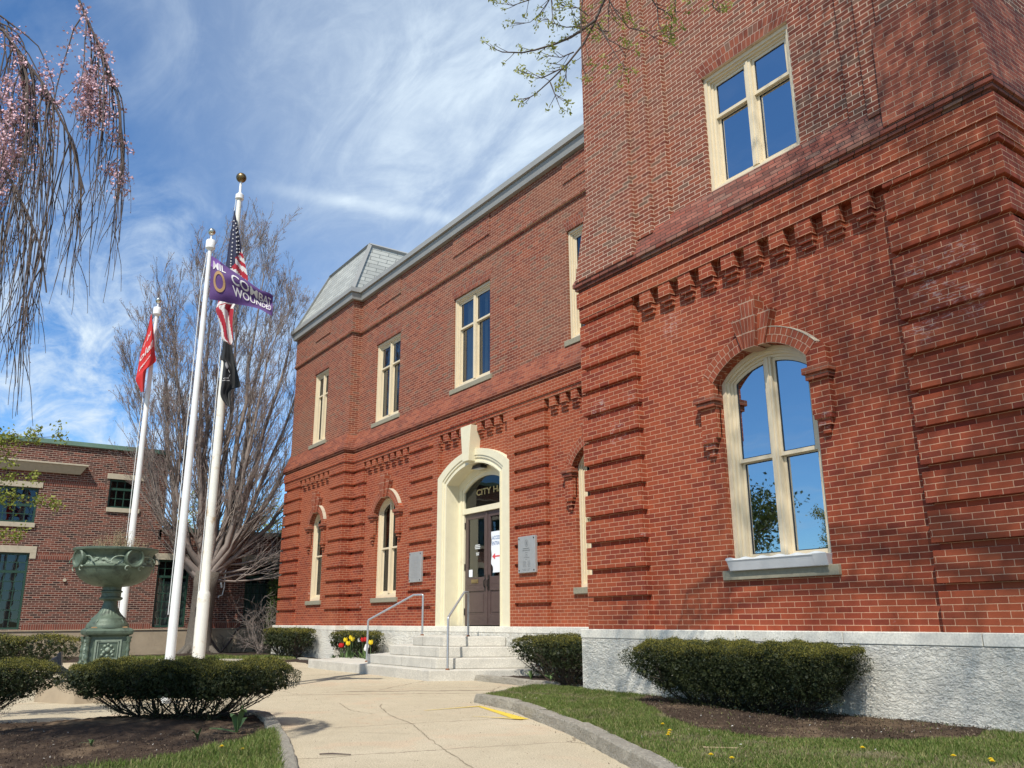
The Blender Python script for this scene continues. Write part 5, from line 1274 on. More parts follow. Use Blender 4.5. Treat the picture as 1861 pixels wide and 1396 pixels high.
for f in range(4):
    th = ROT+f*math.pi/2; n_ = Vector((c2(th), s2(th), 0)); tt = Vector((-n_.y, n_.x, 0)); c0 = Vector((ux, uy, 0))+n_*.281
    mb = MB()
    def P(a, z, d): return tuple(c0+tt*a+n_*d+Vector((0, 0, z)))
    for o, i_, d0 in ((.190, .165, .012), (.148, .134, .010)):
        zz0, zz1 = .56+.0+(.215-o)*.6, .90-(.215-o)*.6; w = o-i_
        A = [(-o, zz0), (o, zz0), (o, zz1), (-o, zz1)]; B = [(-i_, zz0+w), (i_, zz0+w), (i_, zz1-w), (-i_, zz1-w)]
        mb.strip([P(a, z, d0) for a, z in A], [P(a, z, d0) for a, z in B], closed=True); mb.strip([P(a, z, 0) for a, z in A], [P(a, z, d0) for a, z in A], closed=True); mb.strip([P(a, z, 0) for a, z in B], [P(a, z, d0) for a, z in B], closed=True)
    mb.build('panel_moulding', m_verdi_lt, ped)
    mb = MB()
    for (a, z, r) in [(0, .735, .040), (-.055, .70, .026), (.055, .70, .026), (-.075, .66, .022), (.075, .66, .022), (0, .645, .022), (-.045, .79, .022), (.045, .79, .022), (0, .815, .018), (-.085, .735, .016), (.085, .735, .016), (0, .615, .012)]:
        c1 = c0+tt*a+Vector((0, 0, z))
        for j in range(5):
            for i in range(10):
                q = []
                for (ii, jj) in ((i, j), (i+1, j), (i+1, j+1), (i, j+1)):
                    al = 2*math.pi*ii/10; be = math.pi/2*jj/5; q.append(tuple(c1+(tt*c2(al)+Vector((0, 0, 1))*s2(al))*r*c2(be)+n_*r*.9*s2(be)))
                mb.face(q)
    mb.build('rosette', m_verdi_lt, ped, smooth=60)
    # corner colonnette
    cc = Vector((ux, uy, 0))+Vector((c2(th+math.pi/4), s2(th+math.pi/4), 0))*.409
    mb = MB(); mb.lathe([(.040, .50), (.045, .515), (.045, .54), (.028, .555), (.030, .60), (.040, .625), (.028, .65), (.026, .70), (.038, .73), (.026, .76), (.026, .84), (.040, .86), (.030, .885), (.045, .91), (.045, .93)], cc, 14); mb.build('colonnette', m_verdi, ped, smooth=60)
# stem: spreading foot, fluted neck, collars
mb = MB(); n = 48
prof = [(.315, 1.06), (.315, 1.10), (.295, 1.13), (.265, 1.165), (.255, 1.18), (.255, 1.205), (.215, 1.235), (.165, 1.29), (.125, 1.36), (.105, 1.43), (.10, 1.475), (.155, 1.485), (.175, 1.505), (.175, 1.525), (.145, 1.54), (.145, 1.60), (.165, 1.61), (.165, 1.625), (.14, 1.64), (.14, 1.70)]
base_i = len(mb.v)
for r, z in prof:
    fl = .05 if 1.20 < z < 1.47 else 0
    for k in range(n):
        a = 2*math.pi*k/n; rr = r*(1-fl*(k % 2)); mb.v.append((ux+rr*c2(a), uy+rr*s2(a), z))
for i in range(len(prof)-1):
    for k in range(n):
        l = (k+1) % n; mb.f.append((i*n+k, i*n+l, (i+1)*n+l, (i+1)*n+k)); mb.uv.append([(0, 0)]*4); mb.m.append(0)
stem = mb.build('stem', m_verdi, urn, smooth=35)
for f in range(4):
    th = ROT+math.pi/4+f*math.pi/2; mb = MB(); x, y = ux+.27*c2(th), uy+.27*s2(th)
    mb.tube([(x, y, 1.05), (x, y, 1.15), (x-.03*c2(th), y-.03*s2(th), 1.19), (x-.07*c2(th), y-.07*s2(th), 1.15)], [.03, .025, .022, .018], 8); mb.build('scroll_foot', m_verdi, urn, smooth=60)
bp_ = [(.12, 1.69), (.20, 1.695), (.32, 1.712), (.44, 1.755), (.54, 1.82), (.60, 1.895), (.625, 1.965), (.632, 1.985), (.652, 1.99), (.655, 2.005), (.64, 2.018), (.618, 2.03), (.600, 2.08), (.598, 2.13), (.615, 2.19), (.66, 2.235), (.70, 2.255), (.705, 2.285), (.69, 2.292), (.655, 2.275), (.60, 2.22)]
bp_ = [(r*.91, z) for r, z in bp_]; mb = MB(); mb.lathe(bp_, (ux, uy), 72); bowl = mb.build('bowl', m_verdi, urn, smooth=50)
mb = MB(); mb.lathe([(.57, 2.20), (.56, 2.215)], (ux, uy), 40); mb.build('soil', m_mulch, bowl)
# leafy garland band and four round medallions
rg = np.random.default_rng(5); mb = MB()
med = [ROT+rad(20)+f*math.pi/2 for f in range(4)]
def blobat(mb, a, z, r, rad_, nz=.9, seg=8):
    n_ = Vector((c2(a), s2(a), 0)); tt = Vector((-n_.y, n_.x, 0)); c1 = Vector((ux, uy, z))+n_*rad_
    for j in range(3):
        for i in range(seg):
            q = []
            for (ii, jj) in ((i, j), (i+1, j), (i+1, j+1), (i, j+1)):
                al = 2*math.pi*ii/seg; be = math.pi/2*jj/3; q.append(tuple(c1+(tt*c2(al)+Vector((0, 0, 1))*s2(al)*nz)*r*c2(be)+n_*r*s2(be)))
            mb.face(q)
for i in range(230):
    a = rg.uniform(0, 2*math.pi); d = min(abs((a-m_+math.pi) % (2*math.pi)-math.pi) for m_ in med)
    if d < .24: continue
    z = 2.065+.035*math.sin(a*8)+rg.normal()*.018; blobat(mb, a, z, rg.uniform(.014, .030), .546, 1, 7)
mb.build('garland', m_verdi_lt, bowl, smooth=60)
for m_ in med:
    n_ = Vector((c2(m_), s2(m_), 0)); tt = Vector((-n_.y, n_.x, 0)); c1 = Vector((ux, uy, 2.12)); mb = MB(); n = 28
    rings = [(.155, .53), (.155, .605), (.140, .625), (.124, .622), (.112, .598), (.080, .585), (.03, .583), (.002, .582)]
    for (r0, d0), (r1, d1) in zip(rings[:-1], rings[1:]):
        f = lambda r, d: [tuple(c1+n_*d+(tt*c2(2*math.pi*i/n)+Vector((0, 0, 1))*s2(2*math.pi*i/n))*r) for i in range(n)]
        mb.strip(f(r0, d0), f(r1, d1), closed=True)
    mb.build('medallion', m_verdi, bowl, smooth=50)
    mb = MB()
    for s in (-1, 1):
        P = []; 
        for k in range(16):
            t_ = k/15; aa = s*(1.0-t_*4.4)-math.pi/2*0; rr = .06*(1-t_*.75); cx_ = s*.11; cz_ = -.17
            P.append(tuple(c1+tt*(cx_+rr*math.sin(aa)*s*1.0)+Vector((0, 0, cz_+rr*math.cos(aa)))+n_*.60))
        mb.tube(P, [.015-.008*k/15 for k in range(16)], 6)
        P = [tuple(c1+tt*(s*(.20+.16*c2(t_)))+Vector((0, 0, -.06+.09*s2(t_)))+n_*(.555)) for t_ in [k*math.pi/12 for k in range(13)]]
        mb.tube(P, .010, 6)
    mb.build('acanthus', m_verdi_lt, bowl, smooth=60)
# dead plants in the bowl
rs = random.Random(4); lines = []; tips = []
for i in range(150):
    a = rs.uniform(0, 6.28); r = rs.uniform(0, .46); x, y = ux+r*math.cos(a), uy+r*math.sin(a); h = rs.uniform(.12, .36)*(1.15-r) ; lean = rs.uniform(-.12, .12), rs.uniform(-.12, .12)
    P = [(x+lean[0]*t, y+lean[1]*t, 2.2+(h+.06)*t-.05*t*t) for t in (0, .35, .7, 1)]; lines.append((P, [.004, .0034, .003, .0022])); tips += P[1:]
V, F = tubes_np(lines, 3); dp = np_mesh('dead_plant', V, F, m_dry); tag(dp, 'dry brown dead plants sticking out of the urn', 'plant')
Ct = np.array(tips)+np.random.default_rng(3).normal(size=(len(tips), 3))*.01; V, F = leaf_quads(np.repeat(Ct, 3, 0)+np.random.default_rng(8).normal(size=(len(Ct)*3, 3))*.016, .022, np.random.default_rng(9)); np_mesh('leaves', V, F, m_dry, dp)
# floodlights at the urn's foot
def flood(p, aim, label, s=1.0):
    t = thing('floodlight', label, 'floodlight', p); p = Vector(p); a = (Vector(aim)-p).normalized(); sd_ = a.cross(Vector((0, 0, 1))).normalized(); up = sd_.cross(a)
    mb = MB(); f = lambda u, v, w: tuple(p+sd_*u*s+up*v*s+a*w*s+Vector((0, 0, .10*s)))
    mb.hexa([f(-.09, -.07, -.13), f(.09, -.07, -.13), f(.13, -.10, .10), f(-.13, -.10, .10), f(-.09, .05, -.13), f(.09, .05, -.13), f(.13, .10, .10), f(-.13, .10, .10)]); mb.build('housing', m_black, t, bevel=.012)
    mb = MB(); mb.hexa([f(-.14, -.11, .101), f(.14, -.11, .101), f(.14, -.11, .125), f(-.14, -.11, .125), f(-.14, .13, .101), f(.14, .13, .101), f(.15, .15, .18), f(-.15, .15, .18)]); mb.build('visor', m_black, t, bevel=.006)
    mb = MB(); mb.tube([tuple(p+Vector((0, 0, .06*s))), tuple(p+Vector((0, 0, -.12))), (p.x, p.y, 0)], [.025*s, .02*s, .02*s], 8); mb.build('bracket', m_black, t)
t = thing('floodlight', 'long black floodlight tilted up beside the urn, between the two yews', 'floodlight', (-14.70, 1.95, 0))
mb = MB(); A_, B_ = Vector((-14.60, 2.12, .38)), Vector((-14.84, 1.66, .64)); ud = (B_-A_).normalized(); sd_ = Vector((ud.y, -ud.x, 0)).normalized(); nn = sd_.cross(ud)
P = lambda o, a, b_, c: tuple(o+ud*a+sd_*b_+nn*c)
mb.hexa([P(A_, 0, -.08, -.03), P(A_, 0, .08, -.03), P(A_, .26, .10, -.06), P(A_, .26, -.10, -.06), P(A_, 0, -.08, .03), P(A_, 0, .08, .03), P(A_, .26, .10, .05), P(A_, .26, -.10, .05)]); mb.build('housing', m_black, t, bevel=.02)
mb = MB(); mb.hexa([P(A_, .262, -.105, -.062), P(A_, .262, .105, -.062), P(A_, .40, .09, -.04), P(A_, .40, -.09, -.04), P(A_, .262, -.105, .052), P(A_, .262, .105, .052), P(A_, .40, .09, .03), P(A_, .40, -.09, .03)]); mb.build('head', m_black, t, bevel=.03)
mb = MB(); mb.tube([tuple(A_), (A_.x, A_.y, .1), (A_.x, A_.y, 0)], .025, 8); mb.build('bracket', m_black, t)
flood((-15.35, 1.95, .47), (-15.0, 3.4, 1.0), 'small square black floodlight against the urn pedestal', .8)
MAPLE=[[[-5.41,5.05,7.53],[-5.49,4.96,7.25],[-5.53,4.92,7.11],[-5.62,4.82,6.83],[-5.73,4.68,6.59],[-5.85,4.54,6.4],[-5.94,4.42,6.25],[-6.02,4.31,6.16]],[[-5.53,4.92,7.11],[-5.63,4.8,6.99],[-5.7,4.72,6.92],[-5.81,4.59,6.85],[-5.93,4.42,6.78],[-6.01,4.31,6.75],[-6.13,4.14,6.76],[-6.18,4.08,6.8]],[[-5.81,4.59,7.49],[-5.84,4.54,7.36],[-5.9,4.47,7.22],[-5.95,4.39,7.12],[-6.08,4.21,7.07]],[[-5.88,4.5,7.46],[-5.98,4.36,7.39],[-6.06,4.25,7.34],[-6.13,4.15,7.37]],[[-5.41,5.05,7.47],[-5.44,5.02,7.24],[-5.44,5.01,6.95],[-5.54,4.91,6.88]],[[-5.43,5.02,7.34],[-5.38,5.08,7.16],[-5.3,5.16,6.97],[-5.19,5.27,6.9],[-5.09,5.37,6.78],[-5.01,5.44,6.73]],[[-5.52,4.93,7.08],[-5.45,5.0,6.86],[-5.38,5.08,6.78],[-5.33,5.13,6.63],[-5.37,5.09,6.53]],[[-5.52,4.93,7.08],[-5.46,4.99,6.87],[-5.41,5.05,6.69],[-5.34,5.12,6.49]],[[-5.16,5.31,7.38],[-5.09,5.37,7.17],[-5.09,5.37,6.97],[-5.05,5.41,6.82],[-5.0,5.45,6.78]],[[-5.09,5.37,7.17],[-5.04,5.42,7.12],[-4.99,5.46,7.03],[-4.99,5.46,6.89]],[[-4.95,5.5,7.32],[-4.96,5.49,7.1],[-4.94,5.51,6.98]],[[-5.32,5.14,7.38],[-5.3,5.17,7.2],[-5.27,5.19,7.05]],[[-5.61,4.83,7.43],[-5.63,4.81,7.21],[-5.63,4.8,6.88],[-5.63,4.81,6.63],[-5.64,4.79,6.47]],[[-5.82,4.57,7.44],[-5.82,4.58,7.23],[-5.81,4.58,7.01]],[[-5.68,4.74,6.74],[-5.77,4.64,6.69],[-5.85,4.53,6.71]],[[-5.73,4.68,6.58],[-5.74,4.67,6.45],[-5.76,4.64,6.36]],[[-5.84,4.55,6.4],[-5.81,4.59,6.24],[-5.78,4.63,6.08]],[[-5.77,4.63,6.55],[-5.89,4.48,6.45],[-5.94,4.42,6.5],[-5.98,4.35,6.51]],[[-5.62,4.81,7.04],[-5.73,4.69,7.05],[-5.81,4.58,7.1],[-5.87,4.5,7.18]],[[-5.58,4.86,7.17],[-5.64,4.79,7.27],[-5.71,4.71,7.3],[-5.77,4.64,7.29]],[[-5.44,5.01,6.95],[-5.49,4.96,6.97],[-5.59,4.85,7.09],[-5.63,4.8,7.09]],[[-4.66,5.75,7.24],[-4.68,5.73,7.08],[-4.64,5.77,6.99],[-4.62,5.78,7.0]]]
# ================================================================== CLIPPED YEWS
def yew(label, a, b_, w, ztop, z0, n, seed, leaf=.034, bot=.45, vase=1.0, open_=.5, lobes=2, tilt=0.0):
    """clipped yew: crown of small shoots over a fan of dark stems. a, b_: ends of its axis on the ground; w: half width"""
    r = np.random.default_rng(seed); A = np.array([*a, 0.]); B = np.array([*b_, 0.]); ax = B-A; Ln = np.linalg.norm(ax[:2]); u = ax/(Ln+1e-9); q = np.array([-u[1], u[0], 0]); mid = (A+B)/2
    t = thing('yew_hedge', label, 'hedge', tuple(mid), 'clipped yew hedges')
    H = ztop-z0
    def scale(h):   # width of the crown at height fraction h
        h = np.clip(h, 0, 1); s = bot+(1-bot)*np.clip(h/.72, 0, 1)**(.9*vase); return s*np.sqrt(np.clip(1-((h-.80)/.225).clip(0, 1)**2*.42, .05, 1))
    def shell(m, hlo, hhi, rin=.0):
        h = r.uniform(hlo, hhi, m); s = scale(h); per = 2*Ln+2*np.pi*w; k = r.uniform(0, per, m); x = np.zeros(m); y = np.zeros(m)
        c1 = k < Ln; c2_ = (k >= Ln) & (k < 2*Ln); c3 = (k >= 2*Ln) & (k < 2*Ln+np.pi*w); c4 = k >= 2*Ln+np.pi*w
        x[c1] = k[c1]-Ln/2; y[c1] = w; x[c2_] = k[c2_]-Ln*1.5; y[c2_] = -w
        a3 = (k[c3]-2*Ln)/w-np.pi/2; x[c3] = Ln/2+w*np.cos(a3); y[c3] = w*np.sin(a3)
        a4 = (k[c4]-2*Ln-np.pi*w)/w+np.pi/2; x[c4] = -Ln/2+w*np.cos(a4); y[c4] = w*np.sin(a4)
        lump = 1+.075*np.sin(x*5.1/lobes*2+seed)*np.cos(h*4+x*2)+.05*np.sin(x*11+y*9+h*7+seed)+.03*np.sin(x*29+h*21)
        d = (1-rin*r.random(m)**1.3)
        return x*s*lump*d, y*s*lump*d, h
    def place(x, y, h):
        zz = z0+H*h+.022*np.sin(x*7+seed)*h+.016*np.sin(x*17+y*13)*h; return mid+np.outer(x, u)+np.outer(y, q)+np.stack([0*x, 0*x, zz], -1)
    # sides
    ns = int(n*.62); x, y, h = shell(ns, .22, 1.0, .34); C = place(x, y, h); keep = r.random(len(C)) < np.clip((h-open_*.55)*3.2, .10, 1); C = C[keep]
    hn = h[keep]
    # top
    m = int(n*.42); xx = r.uniform(-Ln/2-w, Ln/2+w, m*2); yy = r.uniform(-w, w, m*2); ok = (np.maximum(np.abs(xx)-Ln/2, 0)**2+yy**2) < (w*.93)**2; xx, yy = xx[ok][:m], yy[ok][:m]
    e = np.sqrt(np.maximum(np.abs(xx)-Ln/2, 0)**2+yy**2)/w; T = place(xx, yy, np.full(len(xx), 1.0)); T[:, 2] += -.10*H*e**3+r.normal(size=len(xx))*.012-r.random(len(xx))**3*.05
    # inside fill
    xi, yi, hi = shell(int(n*.10), .26+open_*.35, .93, .95); xi *= .9; yi *= .9; I_ = place(xi, yi, hi); I_[:, 2] -= .03
    # ragged lower fringe
    xf, yf, hf = shell(int(n*.05), .04, .34, .5); Fr = place(xf, yf, hf)
    V, F = leaf_quads(I_, max(leaf*2.6, .055), r, .7); np_mesh('foliage', V, F, m_yew, t)
    Cs = np.concatenate([C, Fr])
    V, F = leaf_quads(Cs, leaf, r, .42, up=np.array([0, 0, .35])); np_mesh('foliage', V, F, m_yew, t)
    st = T[r.random(len(T)) < .012]; st = np.repeat(st, 4, 0); st = st+np.stack([r.normal(size=len(st))*.012, r.normal(size=len(st))*.012, r.uniform(.005, .055, len(st))], -1); T = np.concatenate([T, st]); litm = r.random(len(T)) < .78; V, F = leaf_quads(T[~litm], leaf, r, .42, up=np.array([0, 0, .5])); np_mesh('foliage', V, F, m_yew, t)
    kk = (hn > .78) & (r.random(len(hn)) < .35); T2 = np.concatenate([T[litm], C[kk]]); V, F = leaf_quads(T2, leaf*.8, r, .40, up=np.array([0, 0, .8])); np_mesh('lit_top', V, F, m_yew_lit_top, t)  # pale leaves over top and upper sides paint the sunlight there
    # stems
    rs = random.Random(seed); lines = []; k = max(3, int((Ln+w)/.42)); bases = [(-Ln/2*bot*1.1+Ln*bot*1.1*i/max(1, k-1)) for i in range(k)]
    for bx in bases:
        bp0 = mid+u*bx+q*rs.uniform(-.05, .05)*w
        for j in range(int(11*(w/.5))+4):
            an = rs.uniform(0, 2*math.pi); sp = rs.uniform(.25, .98); tx = bx*(1/bot*.8)+math.cos(an)*w*sp*.9; ty = math.sin(an)*w*sp; hh = rs.uniform(.42, .85)
            tx = max(-Ln/2-w*.85, min(Ln/2+w*.85, tx)); e1 = mid+u*tx+q*ty+np.array([0, 0, z0+H*hh])
            m1 = bp0*.55+e1*.45+np.array([rs.uniform(-.05, .05), rs.uniform(-.05, .05), 0]); m1[2] = z0+H*hh*.36
            lines.append(([bp0+np.array([rs.uniform(-.03, .03), rs.uniform(-.03, .03), z0-.06]), bp0*.85+m1*.15+np.array([0, 0, z0+H*.1-(.15*m1[2])]), m1, e1], [.014, .012, .008, .004]))
            for g in range(3):
                s_ = m1*(1-.3*g-.2)+e1*(.3*g+.2); d = np.array([rs.uniform(-.16, .16), rs.uniform(-.16, .16), rs.uniform(.03, .15)]); lines.append(([s_, s_+d*.5+np.array([0, 0, .01]), s_+d], [.005, .004, .002]))
    V, F = tubes_np(lines, 5); np_mesh('stem', V, F, m_stem, t)
    return t
yew('wide dark yew hedge on bare stems in front of the white flagpoles', (-11.25, 2.05), (-10.10, 3.34), .49, .705, .04, 120000, 1, leaf=.019, bot=.46, open_=.62)
yew('dark yew hedge cut by the left edge, nearest one left of the urn', (-12.15, -.45), (-11.80, 1.12), .50, .71, .04, 80000, 2, leaf=.019, bot=.50)
yew('low sunlit yew hedge peeping over the one at the left edge of the photo', (-15.6, -.9), (-15.4, .15), .55, .78, .04, 12000, 3, leaf=.036)
yew('long flat yew hedge on twisted stems behind the green urn, below the annex', (-19.9, -.6), (-18.9, 2.35), .62, .90, .05, 26000, 4, leaf=.036, bot=.40)
yew('small square yew hedge against the granite corner of the end bay', (-27.6, 9.75), (-24.9, 9.72), .38, .90, .07, 17000, 5, leaf=.042, bot=.62, vase=.6)
yew('yew hedge behind the tulips, left of the granite steps', (-23.2, 10.12), (-20.9, 10.05), .30, .84, .07, 13000, 6, leaf=.040, bot=.62)
yew('vase-shaped yew hedge on thin stems right of the granite steps', (-13.95, 10.02), (-11.75, 9.85), .34, .82, .07, 26000, 7, leaf=.028, bot=.42)
yew('round-topped yew beside the left granite corner of the tower', (-11.75, 9.05), (-11.2, 8.98), .44, .88, .07, 14000, 8, leaf=.026, bot=.30)
yew('large lopsided clipped yew hedge under the arched tower window', (-8.0, 7.95), (-5.85, 8.0), .50, .87, .09, 150000, 9, leaf=.019, bot=.60, vase=.9, open_=.3)

# ================================================================== TREES
def rotate(v, axis, a): return Matrix.Rotation(a, 3, Vector(axis)) @ Vector(v)
def grow(rs, p, d, length, r, depth, lines, tips, upw, wob, fork, ang, shrink=.72, seg=5, minr=.003, tiprec=None):
    P = [Vector(p)]; R = [r]; d = Vector(d).normalized(); k = seg
    for i in range(k):
        d = (d+Vector((rs.uniform(-wob, wob), rs.uniform(-wob, wob), rs.uniform(-wob, wob)*.6+upw))).normalized()
        P.append(P[-1]+d*length/k); R.append(max(r*(1-.45*(i+1)/k), minr))
    lines.append(([tuple(q) for q in P], R))
    if depth == 0: tips.append(tuple(P[-1])); tips.append(tuple(P[-2])); return
    n = fork if isinstance(fork, int) else fork[min(len(fork)-1, depth)]
    for j in range(n):
        i = rs.randint(max(1, k-4), k) if j else k; s = P[i]; dd = (P[i]-P[i-1]).normalized()
        ax = dd.cross(Vector((rs.uniform(-1, 1), rs.uniform(-1, 1), rs.uniform(-1, 1)))); 
        if ax.length < 1e-3: continue
        nd = rotate(dd, ax.normalized(), rad(rs.uniform(*ang)))
        grow(rs, s, nd, length*shrink*rs.uniform(.75, 1.15), R[i]*rs.uniform(.55, .78), depth-1, lines, tips, upw, wob, fork, ang, shrink, seg if depth > 1 else 4, minr)
# the tall bare upright tree in front of the annex
def bare_tree():
    OX, OY = -1.75, .42
    t = thing('bare_tree', 'tall bare tree with many upright grey branches behind the flagpoles', 'tree', (-28.0+OX, 7.55+OY, 0))
    tr = MB(); pts = [(-28.0, 7.55, -.05), (-28.0, 7.55, .25), (-27.98, 7.56, 1.2), (-27.95, 7.60, 2.2), (-27.93, 7.62, 2.75)]
    tr.tube(pts, [.62, .43, .36, .37, .42], 18); rr = random.Random(7)
    for k in range(6):
        a = k*1.05; tr.tube([(-28+.25*math.cos(a), 7.55+.25*math.sin(a), .35), (-28+.62*math.cos(a), 7.55+.62*math.sin(a), .06), (-28+.95*math.cos(a), 7.55+.95*math.sin(a), -.05)], [.16, .11, .05], 8)
    tr.v = [(x+OX, y+OY, z) for x, y, z in tr.v]; tr.build('trunk', m_bark, t, smooth=180)
    rs = random.Random(41); lines = []; tips = []
    # sideways direction as seen from the path (to the right) and away
    rt = Vector((.0, 1.03, 0)); aw_ = Vector((-.80, .0, 0))
    limbs = [(-.95, .25, 6.3), (-.75, -.2, 7.6), (-.55, .3, 8.8), (-.36, -.35, 9.8), (-.18, .2, 10.6), (0, -.2, 11.4), (.16, .35, 11.6), (.34, -.1, 11.2), (.50, .3, 10.4), (.66, -.3, 9.6), (.85, .1, 8.4), (1.05, -.25, 7.0), (1.25, .2, 5.4), (-.62, -.5, 6.2), (.45, -.6, 8.5), (.05, .7, 9.0)]
    for k, (sx, sa, top) in enumerate(limbs):
        base = Vector((-27.93, 7.62, 2.2+rs.uniform(0, .75)))+rt*sx*.18
        H = top*1.0; P = [base]; R = [.17]; n = 9; out = sx*2.95
        for i in range(1, n+1):
            f = i/n; ex = f**.62 if abs(sx) < .9 else f**.8; side = out*ex*(1+.12*math.sin(f*5+k)); P.append(base+rt*side+aw_*sa*2.0*ex+Vector((rs.uniform(-.08, .08), rs.uniform(-.08, .08), H*(f**1.12)))); R.append(.125*(1-f)**.85*(.6+.4*(top/11))+.007)
        lines.append(([tuple(q) for q in P], R))
        for i in range(1, n+1):
            for j in range((2 if i < 4 else 3) if i < n else 6):
                d = (P[i]-P[i-1]).normalized(); out_ = (rt*(sx*.5+rs.uniform(-.65, .65))+aw_*rs.uniform(-.8, .8)); nd = (d*1.0+out_*.62+Vector((0, 0, .30))).normalized()
                grow(rs, P[i].lerp(P[i-1], rs.random()*.8), nd, rs.uniform(1.1, 2.0)*(1-.25*i/n), max(R[i]*.34, .012), 3, lines, tips, .075, .11, (3, 4, 3, 3), (10, 30), .62, 4, .0050)
    # low whippy branches arching to the right, behind the corner of the bay
    for k in range(4):
        base = Vector((-27.95, 7.75, 2.4+.16*k)); P = [base]; n = 8; L0 = 3.2+.35*k*.6
        for i in range(1, n+1):
            f = i/n; P.append(base+rt*(L0*f)+aw_*rs.uniform(-.1, .6)*f+Vector((0, 0, L0*(.10+.075*k)*f**1.4+rs.uniform(-.05, .05))))
        R = [.040*(1-i/n)+.007 for i in range(n+1)]; lines.append(([tuple(q) for q in P], R))
        for i in range(2, n+1):
            for j in range(2): grow(rs, P[i], ((P[i]-P[i-1]).normalized()+Vector((rs.uniform(-.4, .4), rs.uniform(-.3, .5), rs.uniform(.0, .6)))), rs.uniform(.7, 1.3), .016, 2, lines, tips, .05, .12, (3, 3, 3), (12, 38), .62, 4, .0058)
    clear = lambda q: not (q[1] > 9.75 and q[0] > -27.35) and q[0] > -29.9+(0 if q[2] > 7.2 or (q[1] > 6.3 and q[2] > 4.6) else .12)*0-9*(q[2] > 4.5)
    lines = [l for l in lines if all(clear(q) for q in l[0])]; lines = [([(q[0]+OX, q[1]+OY, q[2]) for q in P_], R_) for P_, R_ in lines]; tips = [(q[0]+OX, q[1]+OY, q[2]) for q in tips if clear(q)]
    V, F = tubes_np(lines, 4); np_mesh('branches', V, F, m_twig, t)
    r = np.random.default_rng(2); T = np.array(tips); T = T[r.random(len(T)) < .8]; C = np.repeat(T, 2, 0)+r.normal(size=(len(T)*2, 3))*.03
    V, F = leaf_quads(C, .040, r, .5); np_mesh('buds', V, F, m_bud, t)
    print('bare tree', len(lines), len(tips))
bare_tree()

